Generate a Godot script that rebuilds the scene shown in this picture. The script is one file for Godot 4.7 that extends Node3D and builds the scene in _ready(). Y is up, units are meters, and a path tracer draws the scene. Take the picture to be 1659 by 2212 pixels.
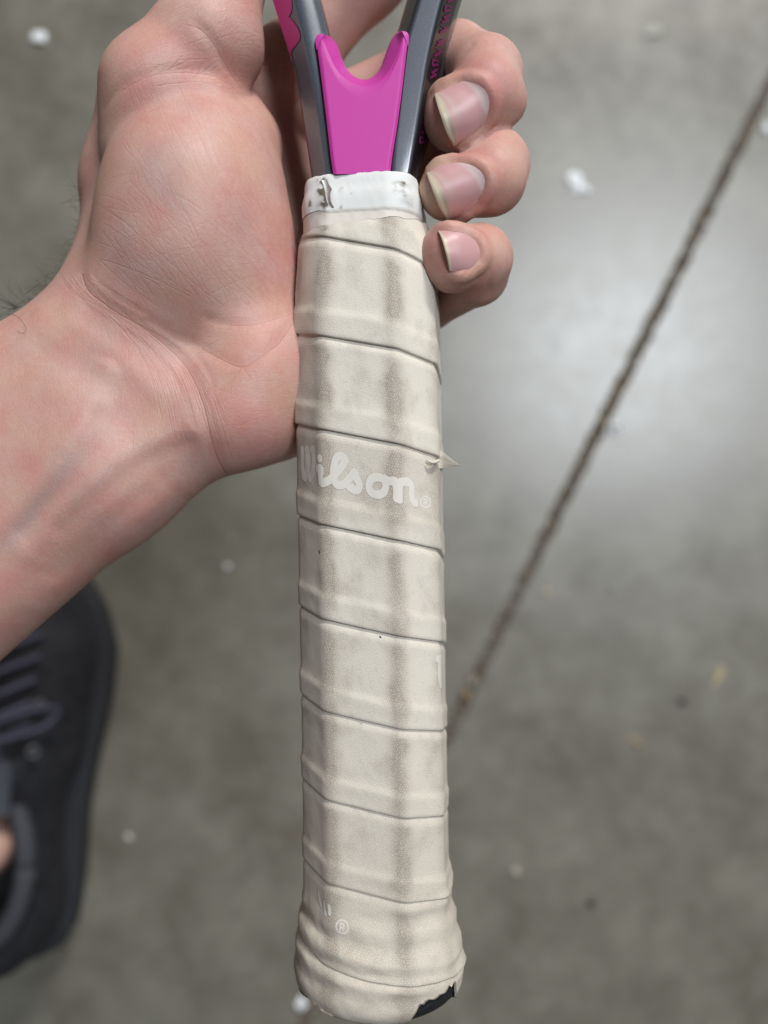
extends Node3D
# A hand holding a worn tennis racket above a polished concrete floor, seen from straight above.
# Lengths of the hand and racket are worked out in millimetres and written in metres.

const F := 1703.0          # focal length in the units of a 1659 x 2212 sheet
const CAM_H := 0.60        # height of the camera over the floor
const D0 := 0.185          # distance from the camera to the plane of the handle's front face

var rng := RandomNumberGenerator.new()

# ------------------------------------------------------------------ small helpers
func at(u: float, v: float, h: float) -> Vector3:
	# a measured spot (u, v) of a thing standing h millimetres above the handle's front plane
	var d := D0 - h * 0.001
	return Vector3((u - 829.5) * d / F, CAM_H - d, (v - 1106.0) * d / F)

func on_floor(u: float, v: float, up := 0.0) -> Vector3:
	var d := CAM_H - up
	return Vector3((u - 829.5) * d / F, up, (v - 1106.0) * d / F)

func srgb(r: float, g: float, b: float) -> Color:
	return Color(r / 255.0, g / 255.0, b / 255.0)

func lin(r: float, g: float, b: float) -> Color:
	return srgb(r, g, b).srgb_to_linear()

func smin(a: float, b: float, k: float) -> float:
	var h := maxf(k - absf(a - b), 0.0) / k
	return minf(a, b) - h * h * k * 0.25

func sstep(a: float, b: float, x: float) -> float:
	var t := clampf((x - a) / (b - a), 0.0, 1.0)
	return t * t * (3.0 - 2.0 * t)

func table(xs: Array, ys: Array, x: float) -> float:
	if x <= xs[0]:
		return ys[0]
	for i in range(1, xs.size()):
		if x <= xs[i]:
			var t: float = (x - xs[i - 1]) / (xs[i] - xs[i - 1])
			return lerpf(ys[i - 1], ys[i], t)
	return ys[-1]

func catmull(pts: Array, n: int) -> Array:
	var out := []
	for i in pts.size() - 1:
		var a = pts[maxi(i - 1, 0)]
		var b = pts[i]
		var c = pts[i + 1]
		var d = pts[mini(i + 2, pts.size() - 1)]
		for j in n:
			var t := float(j) / n
			out.append(0.5 * (2.0 * b + (c - a) * t + (2.0 * a - 5.0 * b + 4.0 * c - d) * t * t + (3.0 * b - a - 3.0 * c + d) * t * t * t))
	out.append(pts[-1])
	return out

class Shape:
	var v := PackedVector3Array()
	var uv := PackedVector2Array()
	var col := PackedColorArray()
	var idx := PackedInt32Array()
	func tri(a: int, b: int, c: int) -> void:
		idx.append(a); idx.append(b); idx.append(c)
	func quad(a: int, b: int, c: int, d: int) -> void:
		tri(a, b, c); tri(a, c, d)

func make_mesh(s: Shape, smooth := true, hint = null) -> ArrayMesh:
	# winds the faces so that they look away from hint (or the middle of the shape)
	var v := s.v
	var idx := s.idx
	var mid := Vector3.ZERO
	if hint == null:
		for p in v:
			mid += p
		mid /= maxi(v.size(), 1)
	else:
		mid = hint
	var total := 0.0
	for i in range(0, idx.size(), 3):
		var a := v[idx[i]]
		var n := (v[idx[i + 2]] - a).cross(v[idx[i + 1]] - a)
		total += n.dot(a - mid)
	if total < 0.0:
		for i in range(0, idx.size(), 3):
			var t := idx[i + 1]
			idx[i + 1] = idx[i + 2]
			idx[i + 2] = t
	var arr := []
	arr.resize(Mesh.ARRAY_MAX)
	if not smooth:
		var v2 := PackedVector3Array()
		var uv2 := PackedVector2Array()
		var c2 := PackedColorArray()
		var n2 := PackedVector3Array()
		for i in range(0, idx.size(), 3):
			var a := v[idx[i]]
			var n := (v[idx[i + 2]] - a).cross(v[idx[i + 1]] - a).normalized()
			for j in 3:
				v2.append(v[idx[i + j]]); n2.append(n)
				if s.uv.size(): uv2.append(s.uv[idx[i + j]])
				if s.col.size(): c2.append(s.col[idx[i + j]])
		arr[Mesh.ARRAY_VERTEX] = v2
		arr[Mesh.ARRAY_NORMAL] = n2
		if uv2.size(): arr[Mesh.ARRAY_TEX_UV] = uv2
		if c2.size(): arr[Mesh.ARRAY_COLOR] = c2
	else:
		var nor := PackedVector3Array()
		nor.resize(v.size())
		for i in range(0, idx.size(), 3):
			var ia := idx[i]
			var ib := idx[i + 1]
			var ic := idx[i + 2]
			var n := (v[ic] - v[ia]).cross(v[ib] - v[ia])
			nor[ia] += n; nor[ib] += n; nor[ic] += n
		for i in nor.size():
			var n := nor[i]
			nor[i] = n.normalized() if n.length_squared() > 1e-24 else Vector3.UP
		arr[Mesh.ARRAY_VERTEX] = v
		arr[Mesh.ARRAY_NORMAL] = nor
		if s.uv.size(): arr[Mesh.ARRAY_TEX_UV] = s.uv
		if s.col.size(): arr[Mesh.ARRAY_COLOR] = s.col
		arr[Mesh.ARRAY_INDEX] = idx
	var m := ArrayMesh.new()
	m.add_surface_from_arrays(Mesh.PRIMITIVE_TRIANGLES, arr)
	return m

func numbered(called: String, parent: Node) -> String:
	if not parent.has_node(called):
		return called
	var i := 1
	while parent.has_node("%s_%03d" % [called, i]):
		i += 1
	return "%s_%03d" % [called, i]

func thing(called: String, label: String, category: String, base: Vector3, group := "") -> Node3D:
	var o := Node3D.new()
	o.name = numbered(called, self)
	o.position = base
	o.set_meta("label", label)
	o.set_meta("category", category)
	if group != "":
		o.set_meta("group", group)
	add_child(o, true)
	return o

func part(called: String, m: Mesh, mat: Material, parent: Node3D) -> MeshInstance3D:
	# the mesh is written in scene coordinates; the part is moved back into its parent's frame
	var o := MeshInstance3D.new()
	o.name = numbered(called, parent)
	o.mesh = m
	o.material_override = mat
	parent.add_child(o, true)
	o.transform = Transform3D(Basis(), -world_of(parent))
	return o

func world_of(n: Node3D) -> Vector3:
	var p := Vector3.ZERO
	var k: Node = n
	while k != self:
		p += (k as Node3D).position
		k = k.get_parent()
	return p

func structure(called: String, m: Mesh, mat: Material) -> MeshInstance3D:
	var o := part(called, m, mat, self)
	o.set_meta("kind", "structure")
	return o

func mat(c: Color, rough: float, metal := 0.0, spec := 0.5) -> StandardMaterial3D:
	var m := StandardMaterial3D.new()
	m.albedo_color = c
	m.roughness = rough
	m.metallic = metal
	m.metallic_specular = spec
	m.cull_mode = BaseMaterial3D.CULL_DISABLED
	return m

func noise(seed_: int, freq: float, oct := 4, kind := FastNoiseLite.TYPE_SIMPLEX_SMOOTH) -> FastNoiseLite:
	var n := FastNoiseLite.new()
	n.seed = seed_
	n.frequency = freq
	n.noise_type = kind
	n.fractal_octaves = oct
	return n

func tube(s: Shape, pts: Array, radii: Array, sides := 8, c = null) -> void:
	var first := s.v.size()
	var n := pts.size()
	var side := Vector3.ZERO
	for i in n:
		var d: Vector3 = (pts[mini(i + 1, n - 1)] - pts[maxi(i - 1, 0)]).normalized()
		if i == 0:
			side = d.cross(Vector3.UP if absf(d.y) < 0.9 else Vector3.RIGHT).normalized()
		side = (side - d * side.dot(d)).normalized()
		var other := d.cross(side)
		for j in sides:
			var ang := TAU * j / sides
			s.v.append(pts[i] + (side * cos(ang) + other * sin(ang)) * radii[i])
			if c != null: s.col.append(c)
	for i in n - 1:
		for j in sides:
			var a := first + i * sides + j
			var b := first + i * sides + (j + 1) % sides
			s.quad(a, b, b + sides, a + sides)
	for e in [0, n - 1]:
		var k := s.v.size()
		s.v.append(pts[e])
		if c != null: s.col.append(c)
		for j in sides:
			s.tri(k, first + e * sides + (j if e else (j + 1) % sides), first + e * sides + ((j + 1) % sides if e else j))

# ------------------------------------------------------------------ blended solids: cones and ellipsoids joined with a smooth minimum, meshed as surface nets
class Solid:
	var kind := PackedInt32Array()     # 0 tapered capsule, 1 ellipsoid
	var a := PackedVector3Array()
	var b := PackedVector3Array()      # other end, or the ellipsoid's radii
	var ra := PackedFloat32Array()
	var rb := PackedFloat32Array()
	var group := PackedInt32Array()
	var gk := [6.0]                    # blending width inside each group
	var join_k := 1.0                  # blending width between groups
	func cone(p: Vector3, q: Vector3, r0: float, r1: float, g := 0) -> void:
		kind.append(0); a.append(p); b.append(q); ra.append(r0); rb.append(r1); group.append(g)
	func egg(p: Vector3, r: Vector3, g := 0) -> void:
		kind.append(1); a.append(p); b.append(r); ra.append(0); rb.append(0); group.append(g)
	func one(i: int, p: Vector3) -> float:
		if kind[i] == 0:
			var pa := p - a[i]
			var ba := b[i] - a[i]
			var t := clampf(pa.dot(ba) / maxf(ba.length_squared(), 1e-9), 0.0, 1.0)
			return (pa - ba * t).length() - lerpf(ra[i], rb[i], t)
		var q := p - a[i]
		var r := b[i]
		var k0 := (q / r).length()
		var k1 := (q / (r * r)).length()
		return k0 * (k0 - 1.0) / maxf(k1, 1e-6)
	func value(p: Vector3, active: PackedInt32Array) -> float:
		# active is sorted by group
		var total := 1e9
		var cur := 1e9
		var g := -1
		var k := 1.0
		for i in active:
			if group[i] != g:
				if g >= 0:
					var hh := maxf(join_k - absf(total - cur), 0.0) / join_k
					total = minf(total, cur) - hh * hh * join_k * 0.25
				g = group[i]
				k = gk[g]
				cur = 1e9
			var d := one(i, p)
			var h := maxf(k - absf(cur - d), 0.0) / k
			cur = minf(cur, d) - h * h * k * 0.25
		var h2 := maxf(join_k - absf(total - cur), 0.0) / join_k
		return minf(total, cur) - h2 * h2 * join_k * 0.25
	func all() -> PackedInt32Array:
		var order := range(kind.size())
		order.sort_custom(func(x, y): return group[x] * 10000 + x < group[y] * 10000 + y)
		return PackedInt32Array(order)

func net(s: Solid, cell: float) -> Array:
	# [positions, normals, triangle indices], in the solid's own units
	var lo := Vector3(1e9, 1e9, 1e9)
	var hi := -lo
	for i in s.kind.size():
		var r: Vector3 = s.b[i] if s.kind[i] == 1 else Vector3.ONE * maxf(s.ra[i], s.rb[i])
		lo = lo.min(s.a[i] - r); hi = hi.max(s.a[i] + r)
		if s.kind[i] == 0:
			lo = lo.min(s.b[i] - r); hi = hi.max(s.b[i] + r)
	lo -= Vector3.ONE * cell * 4.0
	hi += Vector3.ONE * cell * 4.0
	var nb := ((hi - lo) / (cell * 8.0)).ceil()
	var nx := int(nb.x) * 8 + 1
	var ny := int(nb.y) * 8 + 1
	var nz := int(nb.z) * 8 + 1
	var grid := PackedFloat32Array()
	grid.resize(nx * ny * nz)
	grid.fill(1e9)
	var order := s.all()
	var half8 := cell * 4.0 * 1.7321
	var half2 := cell * 1.7321
	var kmax := s.join_k
	for k in s.gk: kmax = maxf(kmax, k)
	var subs := PackedInt32Array()
	for bz in int(nb.z):
		for by in int(nb.y):
			for bx in int(nb.x):
				var c := lo + Vector3(bx * 8 + 4, by * 8 + 4, bz * 8 + 4) * cell
				var dmin := 1e9
				var ds := PackedFloat32Array()
				for i in order:
					var d := s.one(i, c)
					ds.append(d)
					dmin = minf(dmin, d)
				if dmin > half8 * 1.1 + kmax * 0.6 or dmin < -half8 * 2.5 - kmax:
					continue
				var active := PackedInt32Array()
				for n in order.size():
					if ds[n] < dmin + 2.0 * half8 + kmax:
						active.append(order[n])
				var dc := s.value(c, active)
				if absf(dc) > half8 * 1.15:
					continue
				for sz in 4:
					for sy in 4:
						for sx in 4:
							var x := bx * 8 + sx * 2
							var y := by * 8 + sy * 2
							var z := bz * 8 + sz * 2
							var d := s.value(lo + Vector3(x + 1, y + 1, z + 1) * cell, active)
							if absf(d) > half2 * 1.25:
								continue
							subs.append(x); subs.append(y); subs.append(z)
							for dz in 3:
								for dy in 3:
									for dx in 3:
										var at_ := ((z + dz) * ny + y + dy) * nx + x + dx
										if grid[at_] > 1e8:
											grid[at_] = s.value(lo + Vector3(x + dx, y + dy, z + dz) * cell, active)
	var index := {}
	var pos := PackedVector3Array()
	var nor := PackedVector3Array()
	var sxy := nx * ny
	var off := [0, 1, nx, nx + 1, sxy, sxy + 1, sxy + nx, sxy + nx + 1]
	var edges := [[0, 1], [2, 3], [4, 5], [6, 7], [0, 2], [1, 3], [4, 6], [5, 7], [0, 4], [1, 5], [2, 6], [3, 7]]
	var corner := []
	for i in 8: corner.append(Vector3(i & 1, (i >> 1) & 1, i >> 2))
	for n in range(0, subs.size(), 3):
		for q in 8:
			var x := subs[n] + (q & 1)
			var y := subs[n + 1] + ((q >> 1) & 1)
			var z := subs[n + 2] + (q >> 2)
			var g := (z * ny + y) * nx + x
			var v0 := grid[g]; var v1 := grid[g + 1]; var v2 := grid[g + nx]; var v3 := grid[g + nx + 1]
			var v4 := grid[g + sxy]; var v5 := grid[g + sxy + 1]; var v6 := grid[g + sxy + nx]; var v7 := grid[g + sxy + nx + 1]
			var inside := int(v0 < 0) + int(v1 < 0) + int(v2 < 0) + int(v3 < 0) + int(v4 < 0) + int(v5 < 0) + int(v6 < 0) + int(v7 < 0)
			if inside == 0 or inside == 8:
				continue
			var vals := [v0, v1, v2, v3, v4, v5, v6, v7]
			var sum := Vector3.ZERO
			var cnt := 0
			for e in edges:
				var p: float = vals[e[0]]
				var r: float = vals[e[1]]
				if (p < 0) != (r < 0):
					sum += corner[e[0]].lerp(corner[e[1]], p / (p - r))
					cnt += 1
			index[g] = pos.size()
			pos.append(lo + (Vector3(x, y, z) + sum / cnt) * cell)
			nor.append(Vector3(v1 - v0 + v3 - v2 + v5 - v4 + v7 - v6, v2 - v0 + v3 - v1 + v6 - v4 + v7 - v5, v4 - v0 + v5 - v1 + v6 - v2 + v7 - v3).normalized())
	var idx := PackedInt32Array()
	for g in index:
		# the three grid edges that start at this cell's low corner
		var v0 := grid[g]
		for axis in 3:
			var step: int = [1, nx, sxy][axis]
			var v1 := grid[g + step]
			if (v0 < 0) == (v1 < 0) or v1 > 1e8:
				continue
			var p: int = [nx, sxy, 1][axis]
			var r: int = [sxy, 1, nx][axis]
			if not (index.has(g - p) and index.has(g - r) and index.has(g - p - r)):
				continue
			var a: int = index[g]
			var b: int = index[g - p]
			var c: int = index[g - p - r]
			var d: int = index[g - r]
			if v0 < 0:
				idx.append_array(PackedInt32Array([a, c, b, a, d, c]))
			else:
				idx.append_array(PackedInt32Array([a, b, c, a, c, d]))
	return [pos, nor, idx]

# ------------------------------------------------------------------ pictures that are computed
class Sheet:
	# a picture of floats that strokes and dots are stamped on
	var w: int
	var h: int
	var px := PackedFloat32Array()
	func _init(w_: int, h_: int, fill := 0.0) -> void:
		w = w_; h = h_
		px.resize(w * h)
		px.fill(fill)
	func dot(x: float, y: float, r: float, amount: float, soft := 1.0, mode := 0) -> void:
		# mode 0 adds, 1 keeps the larger
		var reach := r + soft
		for j in range(maxi(0, int(y - reach)), mini(h - 1, int(y + reach) + 1) + 1):
			for i in range(maxi(0, int(x - reach)), mini(w - 1, int(x + reach) + 1) + 1):
				var d := Vector2(i + 0.5 - x, j + 0.5 - y).length()
				var c := clampf((reach - d) / (2.0 * soft) if soft > 0.0 else float(d < r), 0.0, 1.0)
				if c <= 0.0: continue
				var k := j * w + i
				if mode == 0: px[k] += amount * c
				else: px[k] = maxf(px[k], amount * c)
	func line(pts: Array, r: float, amount: float, soft := 1.0, step := 0.7, mode := 1) -> void:
		for i in pts.size() - 1:
			var a: Vector2 = pts[i]
			var b: Vector2 = pts[i + 1]
			var n := maxi(1, int(a.distance_to(b) / maxf(step, r * 0.4)))
			for j in n:
				var p := a.lerp(b, float(j) / n)
				dot(p.x, p.y, r, amount, soft, mode)

func grey_image(s: Sheet, gain: float, bias: float) -> ImageTexture:
	var bytes := PackedByteArray()
	bytes.resize(s.w * s.h)
	for i in s.px.size():
		bytes[i] = clampi(int((s.px[i] * gain + bias) * 255.0), 0, 255)
	return ImageTexture.create_from_image(Image.create_from_data(s.w, s.h, false, Image.FORMAT_L8, bytes))

# ================================================================== the scene
func _ready() -> void:
	rng.seed = 7
	var cam := Camera3D.new()
	cam.name = "Camera"
	cam.near = 0.01
	cam.far = 30.0
	cam.position = Vector3(0, CAM_H, 0)
	cam.rotation_degrees = Vector3(-90, 0, 0)
	var lens := CameraAttributesPhysical.new()
	lens.frustum_focal_length = 12.0 / tan(deg_to_rad(33.0))
	lens.exposure_aperture = 4.0
	lens.frustum_focus_distance = 0.187
	cam.attributes = lens
	cam.fov = 66.0
	add_child(cam)
	cam.make_current()

	var we := WorldEnvironment.new()
	we.name = "WorldEnvironment"
	var env := Environment.new()
	env.background_mode = Environment.BG_COLOR
	env.background_color = Color(0.62, 0.62, 0.61)
	env.background_energy_multiplier = 0.22
	env.tonemap_mode = Environment.TONE_MAPPER_LINEAR
	env.tonemap_exposure = 1.06
	env.sdfgi_enabled = true
	env.ssao_enabled = true
	env.ssil_enabled = true
	we.environment = env
	add_child(we)

	ceiling_lamp(Vector3(1.40, 4.0, -0.98), Vector2(1.3, 1.3), 11.5, Color(0.945, 0.97, 1.0), "square white LED panel hanging high above the right side of the floor")
	ceiling_lamp(Vector3(1.8, 3.6, -5.0), Vector2(1.3, 1.3), 52.0, Color(1.0, 0.985, 0.96), "square white LED panel hanging high and far beyond the racket's head")

	build_floor()
	build_racket()
	build_hand()
	build_shoe()
	build_litter()

func ceiling_lamp(p: Vector3, size: Vector2, energy: float, tint: Color, label: String) -> void:
	var t := thing("ceiling_lamp", label, "ceiling lamp", p, "LED panels on the warehouse ceiling")
	var body := BoxMesh.new()
	body.size = Vector3(size.x + 0.06, 0.08, size.y + 0.06)
	var o := MeshInstance3D.new()
	o.name = "housing"; o.mesh = body; o.position = Vector3(0, 0.05, 0)
	o.material_override = mat(srgb(220, 220, 220), 0.5)
	t.add_child(o)
	var glow := BoxMesh.new()
	glow.size = Vector3(size.x, 0.008, size.y)
	var g := MeshInstance3D.new()
	g.name = "lamp_panel"; g.mesh = glow; g.position = Vector3(0, 0.003, 0)
	var gm := mat(Color.WHITE, 0.5)
	gm.emission_enabled = true
	gm.emission = Color.WHITE
	gm.emission_energy_multiplier = 1.0
	g.material_override = gm
	t.add_child(g)
	var l := AreaLight3D.new()
	l.name = "light"
	l.area_size = size
	l.area_normalize_energy = true
	l.light_energy = energy
	l.light_color = tint
	l.shadow_enabled = true
	l.set("area_range", 12.0)
	l.rotation_degrees = Vector3(-90, 0, 0)
	l.position = Vector3(0, -0.004, 0)
	t.add_child(l)

# ------------------------------------------------------------------ floor
func floor_material() -> StandardMaterial3D:
	var n := 1024
	var big := noise(11, 0.006, 3)
	big.domain_warp_enabled = true
	big.domain_warp_amplitude = 40.0
	big.domain_warp_frequency = 0.01
	var a := big.get_seamless_image(n, n).get_data()
	var b := noise(12, 0.022, 4).get_seamless_image(n, n).get_data()
	var c := noise(13, 0.12, 3).get_seamless_image(n, n).get_data()
	var bytes := PackedByteArray()
	bytes.resize(n * n * 3)
	var rough := PackedByteArray()
	rough.resize(n * n)
	var dark := Vector3(0.122, 0.113, 0.088)
	var light := Vector3(0.206, 0.197, 0.162)
	for i in n * n:
		var t := a[i] / 255.0 * 0.60 + b[i] / 255.0 * 0.32 + c[i] / 255.0 * 0.08
		t = clampf((t - 0.5) * 1.5 + 0.5, 0.0, 1.0)
		var k := dark.lerp(light, t)
		bytes[i * 3] = int(pow(k.x, 0.4545) * 255.0)
		bytes[i * 3 + 1] = int(pow(k.y, 0.4545) * 255.0)
		bytes[i * 3 + 2] = int(pow(k.z, 0.4545) * 255.0)
		rough[i] = int(clampf(0.335 + (b[i] / 255.0 - 0.5) * 0.05 + (a[i] / 255.0 - 0.5) * 0.05, 0.1, 1.0) * 255.0)
	var m := mat(Color.WHITE, 1.0)
	m.albedo_texture = ImageTexture.create_from_image(Image.create_from_data(n, n, false, Image.FORMAT_RGB8, bytes))
	m.roughness_texture = ImageTexture.create_from_image(Image.create_from_data(n, n, false, Image.FORMAT_L8, rough))
	m.uv1_triplanar = true
	m.uv1_world_triplanar = true
	m.uv1_scale = Vector3(1.9, 1.9, 1.9)
	m.uv1_offset = Vector3(0.23, 0.1, 0.41)
	m.metallic_specular = 0.62
	return m

func build_floor() -> void:
	var p := on_floor(1659, 190)
	var q := on_floor(960, 1600)
	var dir := (q - p).normalized()
	var side := Vector3(-dir.z, 0, dir.x)     # to the left of the joint as it runs down the picture
	if side.x > 0: side = -side
	var s := Shape.new()
	var wob := noise(21, 1.0, 3)
	var n := 1100
	for half in 2:
		var sg := 1.0 if half == 0 else -1.0
		var first := s.v.size()
		for i in n + 1:
			var l := lerpf(-0.35, 1.15, float(i) / n)
			var w := 0.0042 + 0.0018 * wob.get_noise_2d(l * 60.0, half * 50.0) + 0.0013 * wob.get_noise_2d(l * 420.0, 9.0 + half * 50.0)
			w = maxf(w, 0.0008)
			var e := p + dir * l + side * w * sg
			s.v.append(e + Vector3(0, -0.006, 0))
			s.v.append(e + Vector3(0, -0.0008, 0))
			s.v.append(e + side * sg * 0.0008)
			s.v.append(p + dir * l + side * 4.0 * sg)
		for i in n:
			for k in 3:
				var a := first + i * 4 + k
				s.quad(a, a + 1, a + 5, a + 4)
		# the sheet beyond the two ends of the finely cut joint
		for e in [0, n]:
			var base := first + int(e) * 4
			var l2 := -4.0 if e == 0 else 5.0
			var k := s.v.size()
			s.v.append(p + dir * l2 + side * 0.0012 * sg)
			s.v.append(p + dir * l2 + side * 4.0 * sg)
			s.quad(base + 2, base + 3, k + 1, k)
	var fm := floor_material()
	structure("floor", make_mesh(s, true, Vector3(0, -3, 0)), fm)
	# dirt packed in the joint
	var d := Shape.new()
	var rows := 900
	for i in rows + 1:
		var l := lerpf(-0.35, 1.15, float(i) / rows)
		for j in 13:
			var x := lerpf(-0.0082, 0.0082, j / 12.0)
			var nn := wob.get_noise_2d(l * 500.0, x * 500.0)
			var low := wob.get_noise_2d(l * 90.0, 40.0)
			d.v.append(p + dir * l + side * x + Vector3(0, -0.0038 + nn * 0.0018 + low * 0.0010, 0))
			var t := clampf(0.5 + 0.9 * wob.get_noise_2d(l * 170.0, x * 330.0 + 77.0), 0.0, 1.0)
			t = clampf(t + 0.35 * sstep(0.0022, 0.0042, absf(x)) * (0.5 + wob.get_noise_2d(l * 70.0, 500.0 + signf(x) * 90.0)), 0.0, 1.0)
			var warm := clampf(0.4 + 1.2 * wob.get_noise_2d(l * 60.0, 300.0), 0.0, 1.0)
			d.col.append(Color(0.038, 0.032, 0.026).lerp(Color(0.22, 0.165, 0.115).lerp(Color(0.28, 0.265, 0.23), warm), t * t * 1.15))
	for i in rows:
		for j in 12:
			var a := i * 13 + j
			d.quad(a, a + 1, a + 14, a + 13)
	var dm := mat(Color.WHITE, 0.95)
	dm.vertex_color_use_as_albedo = true
	var o := structure("joint_dirt", make_mesh(d, true, Vector3(0, -3, 0)), dm)
	o.set_meta("label", "dark brown dirt packed into the straight floor joint")

# ------------------------------------------------------------------ racket
var prof_p := []      # the handle's cross-section: points and outward normals, evenly spaced round it
var prof_n := []
var prof_len := 0.0   # its circumference in mm
const SEG := 168
const SEAM := [-111.0, -88.0, -65.8, -41.9, -19.7, 2.9, 25.4, 47.3, 68.2, 88.0, 106.9, 124.0, 142.0]   # where the tape's edge crosses the front left edge, mm

func make_profile() -> void:
	var vs := [Vector2(-9.3, 15.5), Vector2(9.3, 15.5), Vector2(17.6, 7), Vector2(17.6, -7), Vector2(9.3, -15.5), Vector2(-9.3, -15.5), Vector2(-17.6, -7), Vector2(-17.6, 7)]
	var r := 3.2
	var pts := []
	var nor := []
	for i in 8:
		var v: Vector2 = vs[i]
		var e0: Vector2 = (v - vs[(i + 7) % 8]).normalized()
		var e1: Vector2 = (vs[(i + 1) % 8] - v).normalized()
		var n0 := Vector2(-e0.y, e0.x)
		var n1 := Vector2(-e1.y, e1.x)
		var q := v - (n0 + n1) * r / (1.0 + n0.dot(n1))
		for j in 9:
			var n := n0.lerp(n1, j / 8.0).normalized()
			pts.append(q + n * r)
			nor.append(n)
	# lengths along the outline from the middle of the first corner
	var seq := []
	for j in pts.size() + 1:
		seq.append((j + 4) % pts.size())
	var len := [0.0]
	for j in range(1, seq.size()):
		len.append(len[j - 1] + pts[seq[j]].distance_to(pts[seq[j - 1]]))
	prof_len = len[-1]
	for k in SEG + 1:
		var a := fposmod(float(k) / SEG - 0.5, 1.0) * prof_len
		var j := 1
		while j < len.size() - 1 and len[j] < a:
			j += 1
		var t: float = (a - len[j - 1]) / maxf(len[j] - len[j - 1], 1e-6)
		prof_p.append((pts[seq[j - 1]] as Vector2).lerp(pts[seq[j]], t))
		prof_n.append((nor[seq[j - 1]] as Vector2).lerp(nor[seq[j]], t).normalized())

func seam_t(kappa: float) -> float:
	var x := kappa + 2.0
	var i := clampi(int(floor(x)), 0, SEAM.size() - 2)
	return lerpf(SEAM[i], SEAM[i + 1], x - i)

func seam_k(t: float) -> float:
	for i in SEAM.size() - 1:
		if t <= SEAM[i + 1] or i == SEAM.size() - 2:
			return i - 2 + (t - SEAM[i]) / (SEAM[i + 1] - SEAM[i])
	return 0.0

func handle_scale(t: float) -> float:
	return table([-90, -73.5, -64, -54.7, -45.8, 0, 46, 81.5, 88, 92, 96, 100, 104, 109.7, 113.0, 115.5, 117.3, 118.6, 119.3],
		[0.845, 0.865, 0.94, 0.985, 1.005, 1.0, 0.995, 0.998, 1.003, 1.012, 1.032, 1.078, 1.128, 1.180, 1.198, 1.196, 1.17, 1.12, 1.05], t)

func ring_point(i: int, t: float, disp: float, sc: float) -> Vector3:
	# i along the outline, t mm along the handle (towards the butt)
	# the octagon turns into a rounded box towards the collar
	var o: Vector2 = prof_p[i]
	var q := table([-84, -74, -66, -50], [0.8, 0.62, 0.3, 0.0], t)
	if q > 0.0:
		var k := pow(pow(absf(o.x / 17.6), 5.0) + pow(absf(o.y / 15.5), 5.0), 0.2)
		o = o.lerp(o / k, q)
	# and turns oval where it flares into the butt cap
	var oval := 0.85 * sstep(90.0, 106.0, t)
	if oval > 0.0:
		o = o.lerp(o / sqrt(pow(o.x / 17.9, 2.0) + pow(o.y / 15.9, 2.0)), oval)
	var p: Vector2 = (o * sc * 0.985 + prof_n[i] * disp).rotated(deg_to_rad(9.0))
	return Vector3((-3.15 + 0.0166 * t + p.x) * 0.001, CAM_H - D0 + (-15.5 + p.y) * 0.001, t * 0.001)

func tape_xy(u: float, v: float) -> Vector2:
	# a measured spot on the tape's face: x mm along the outline, y turn number
	var x := 0.0
	if u < 694: x = (u - 694) * 0.1095 * 1.30
	elif u < 864: x = (u - 694) * 0.1095
	else: x = 18.6 + (u - 864) * 0.1095 * 1.22
	return Vector2(x, seam_k((v - 1106.0) * 0.1098) - x / prof_len)

const TW := 1024
const TH := 2048
func tape_px(u: float, v: float) -> Vector2:
	var q := tape_xy(u, v)
	return Vector2((q.x / prof_len + 0.5) * TW, (q.y + 2.0) / 12.0 * TH)

func strokes_to(sheet: Sheet, list: Array, ox: float, oy: float, k: float, r: float, soft := 1.0) -> void:
	for st in list:
		var pts := []
		for p in st: pts.append(p)
		var sm := catmull(pts, 6) if pts.size() > 2 else pts
		var out := []
		for p in sm: out.append(tape_px(ox + p.x * k, oy + p.y * k))
		sheet.line(out, r, 1.0, soft)

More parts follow.
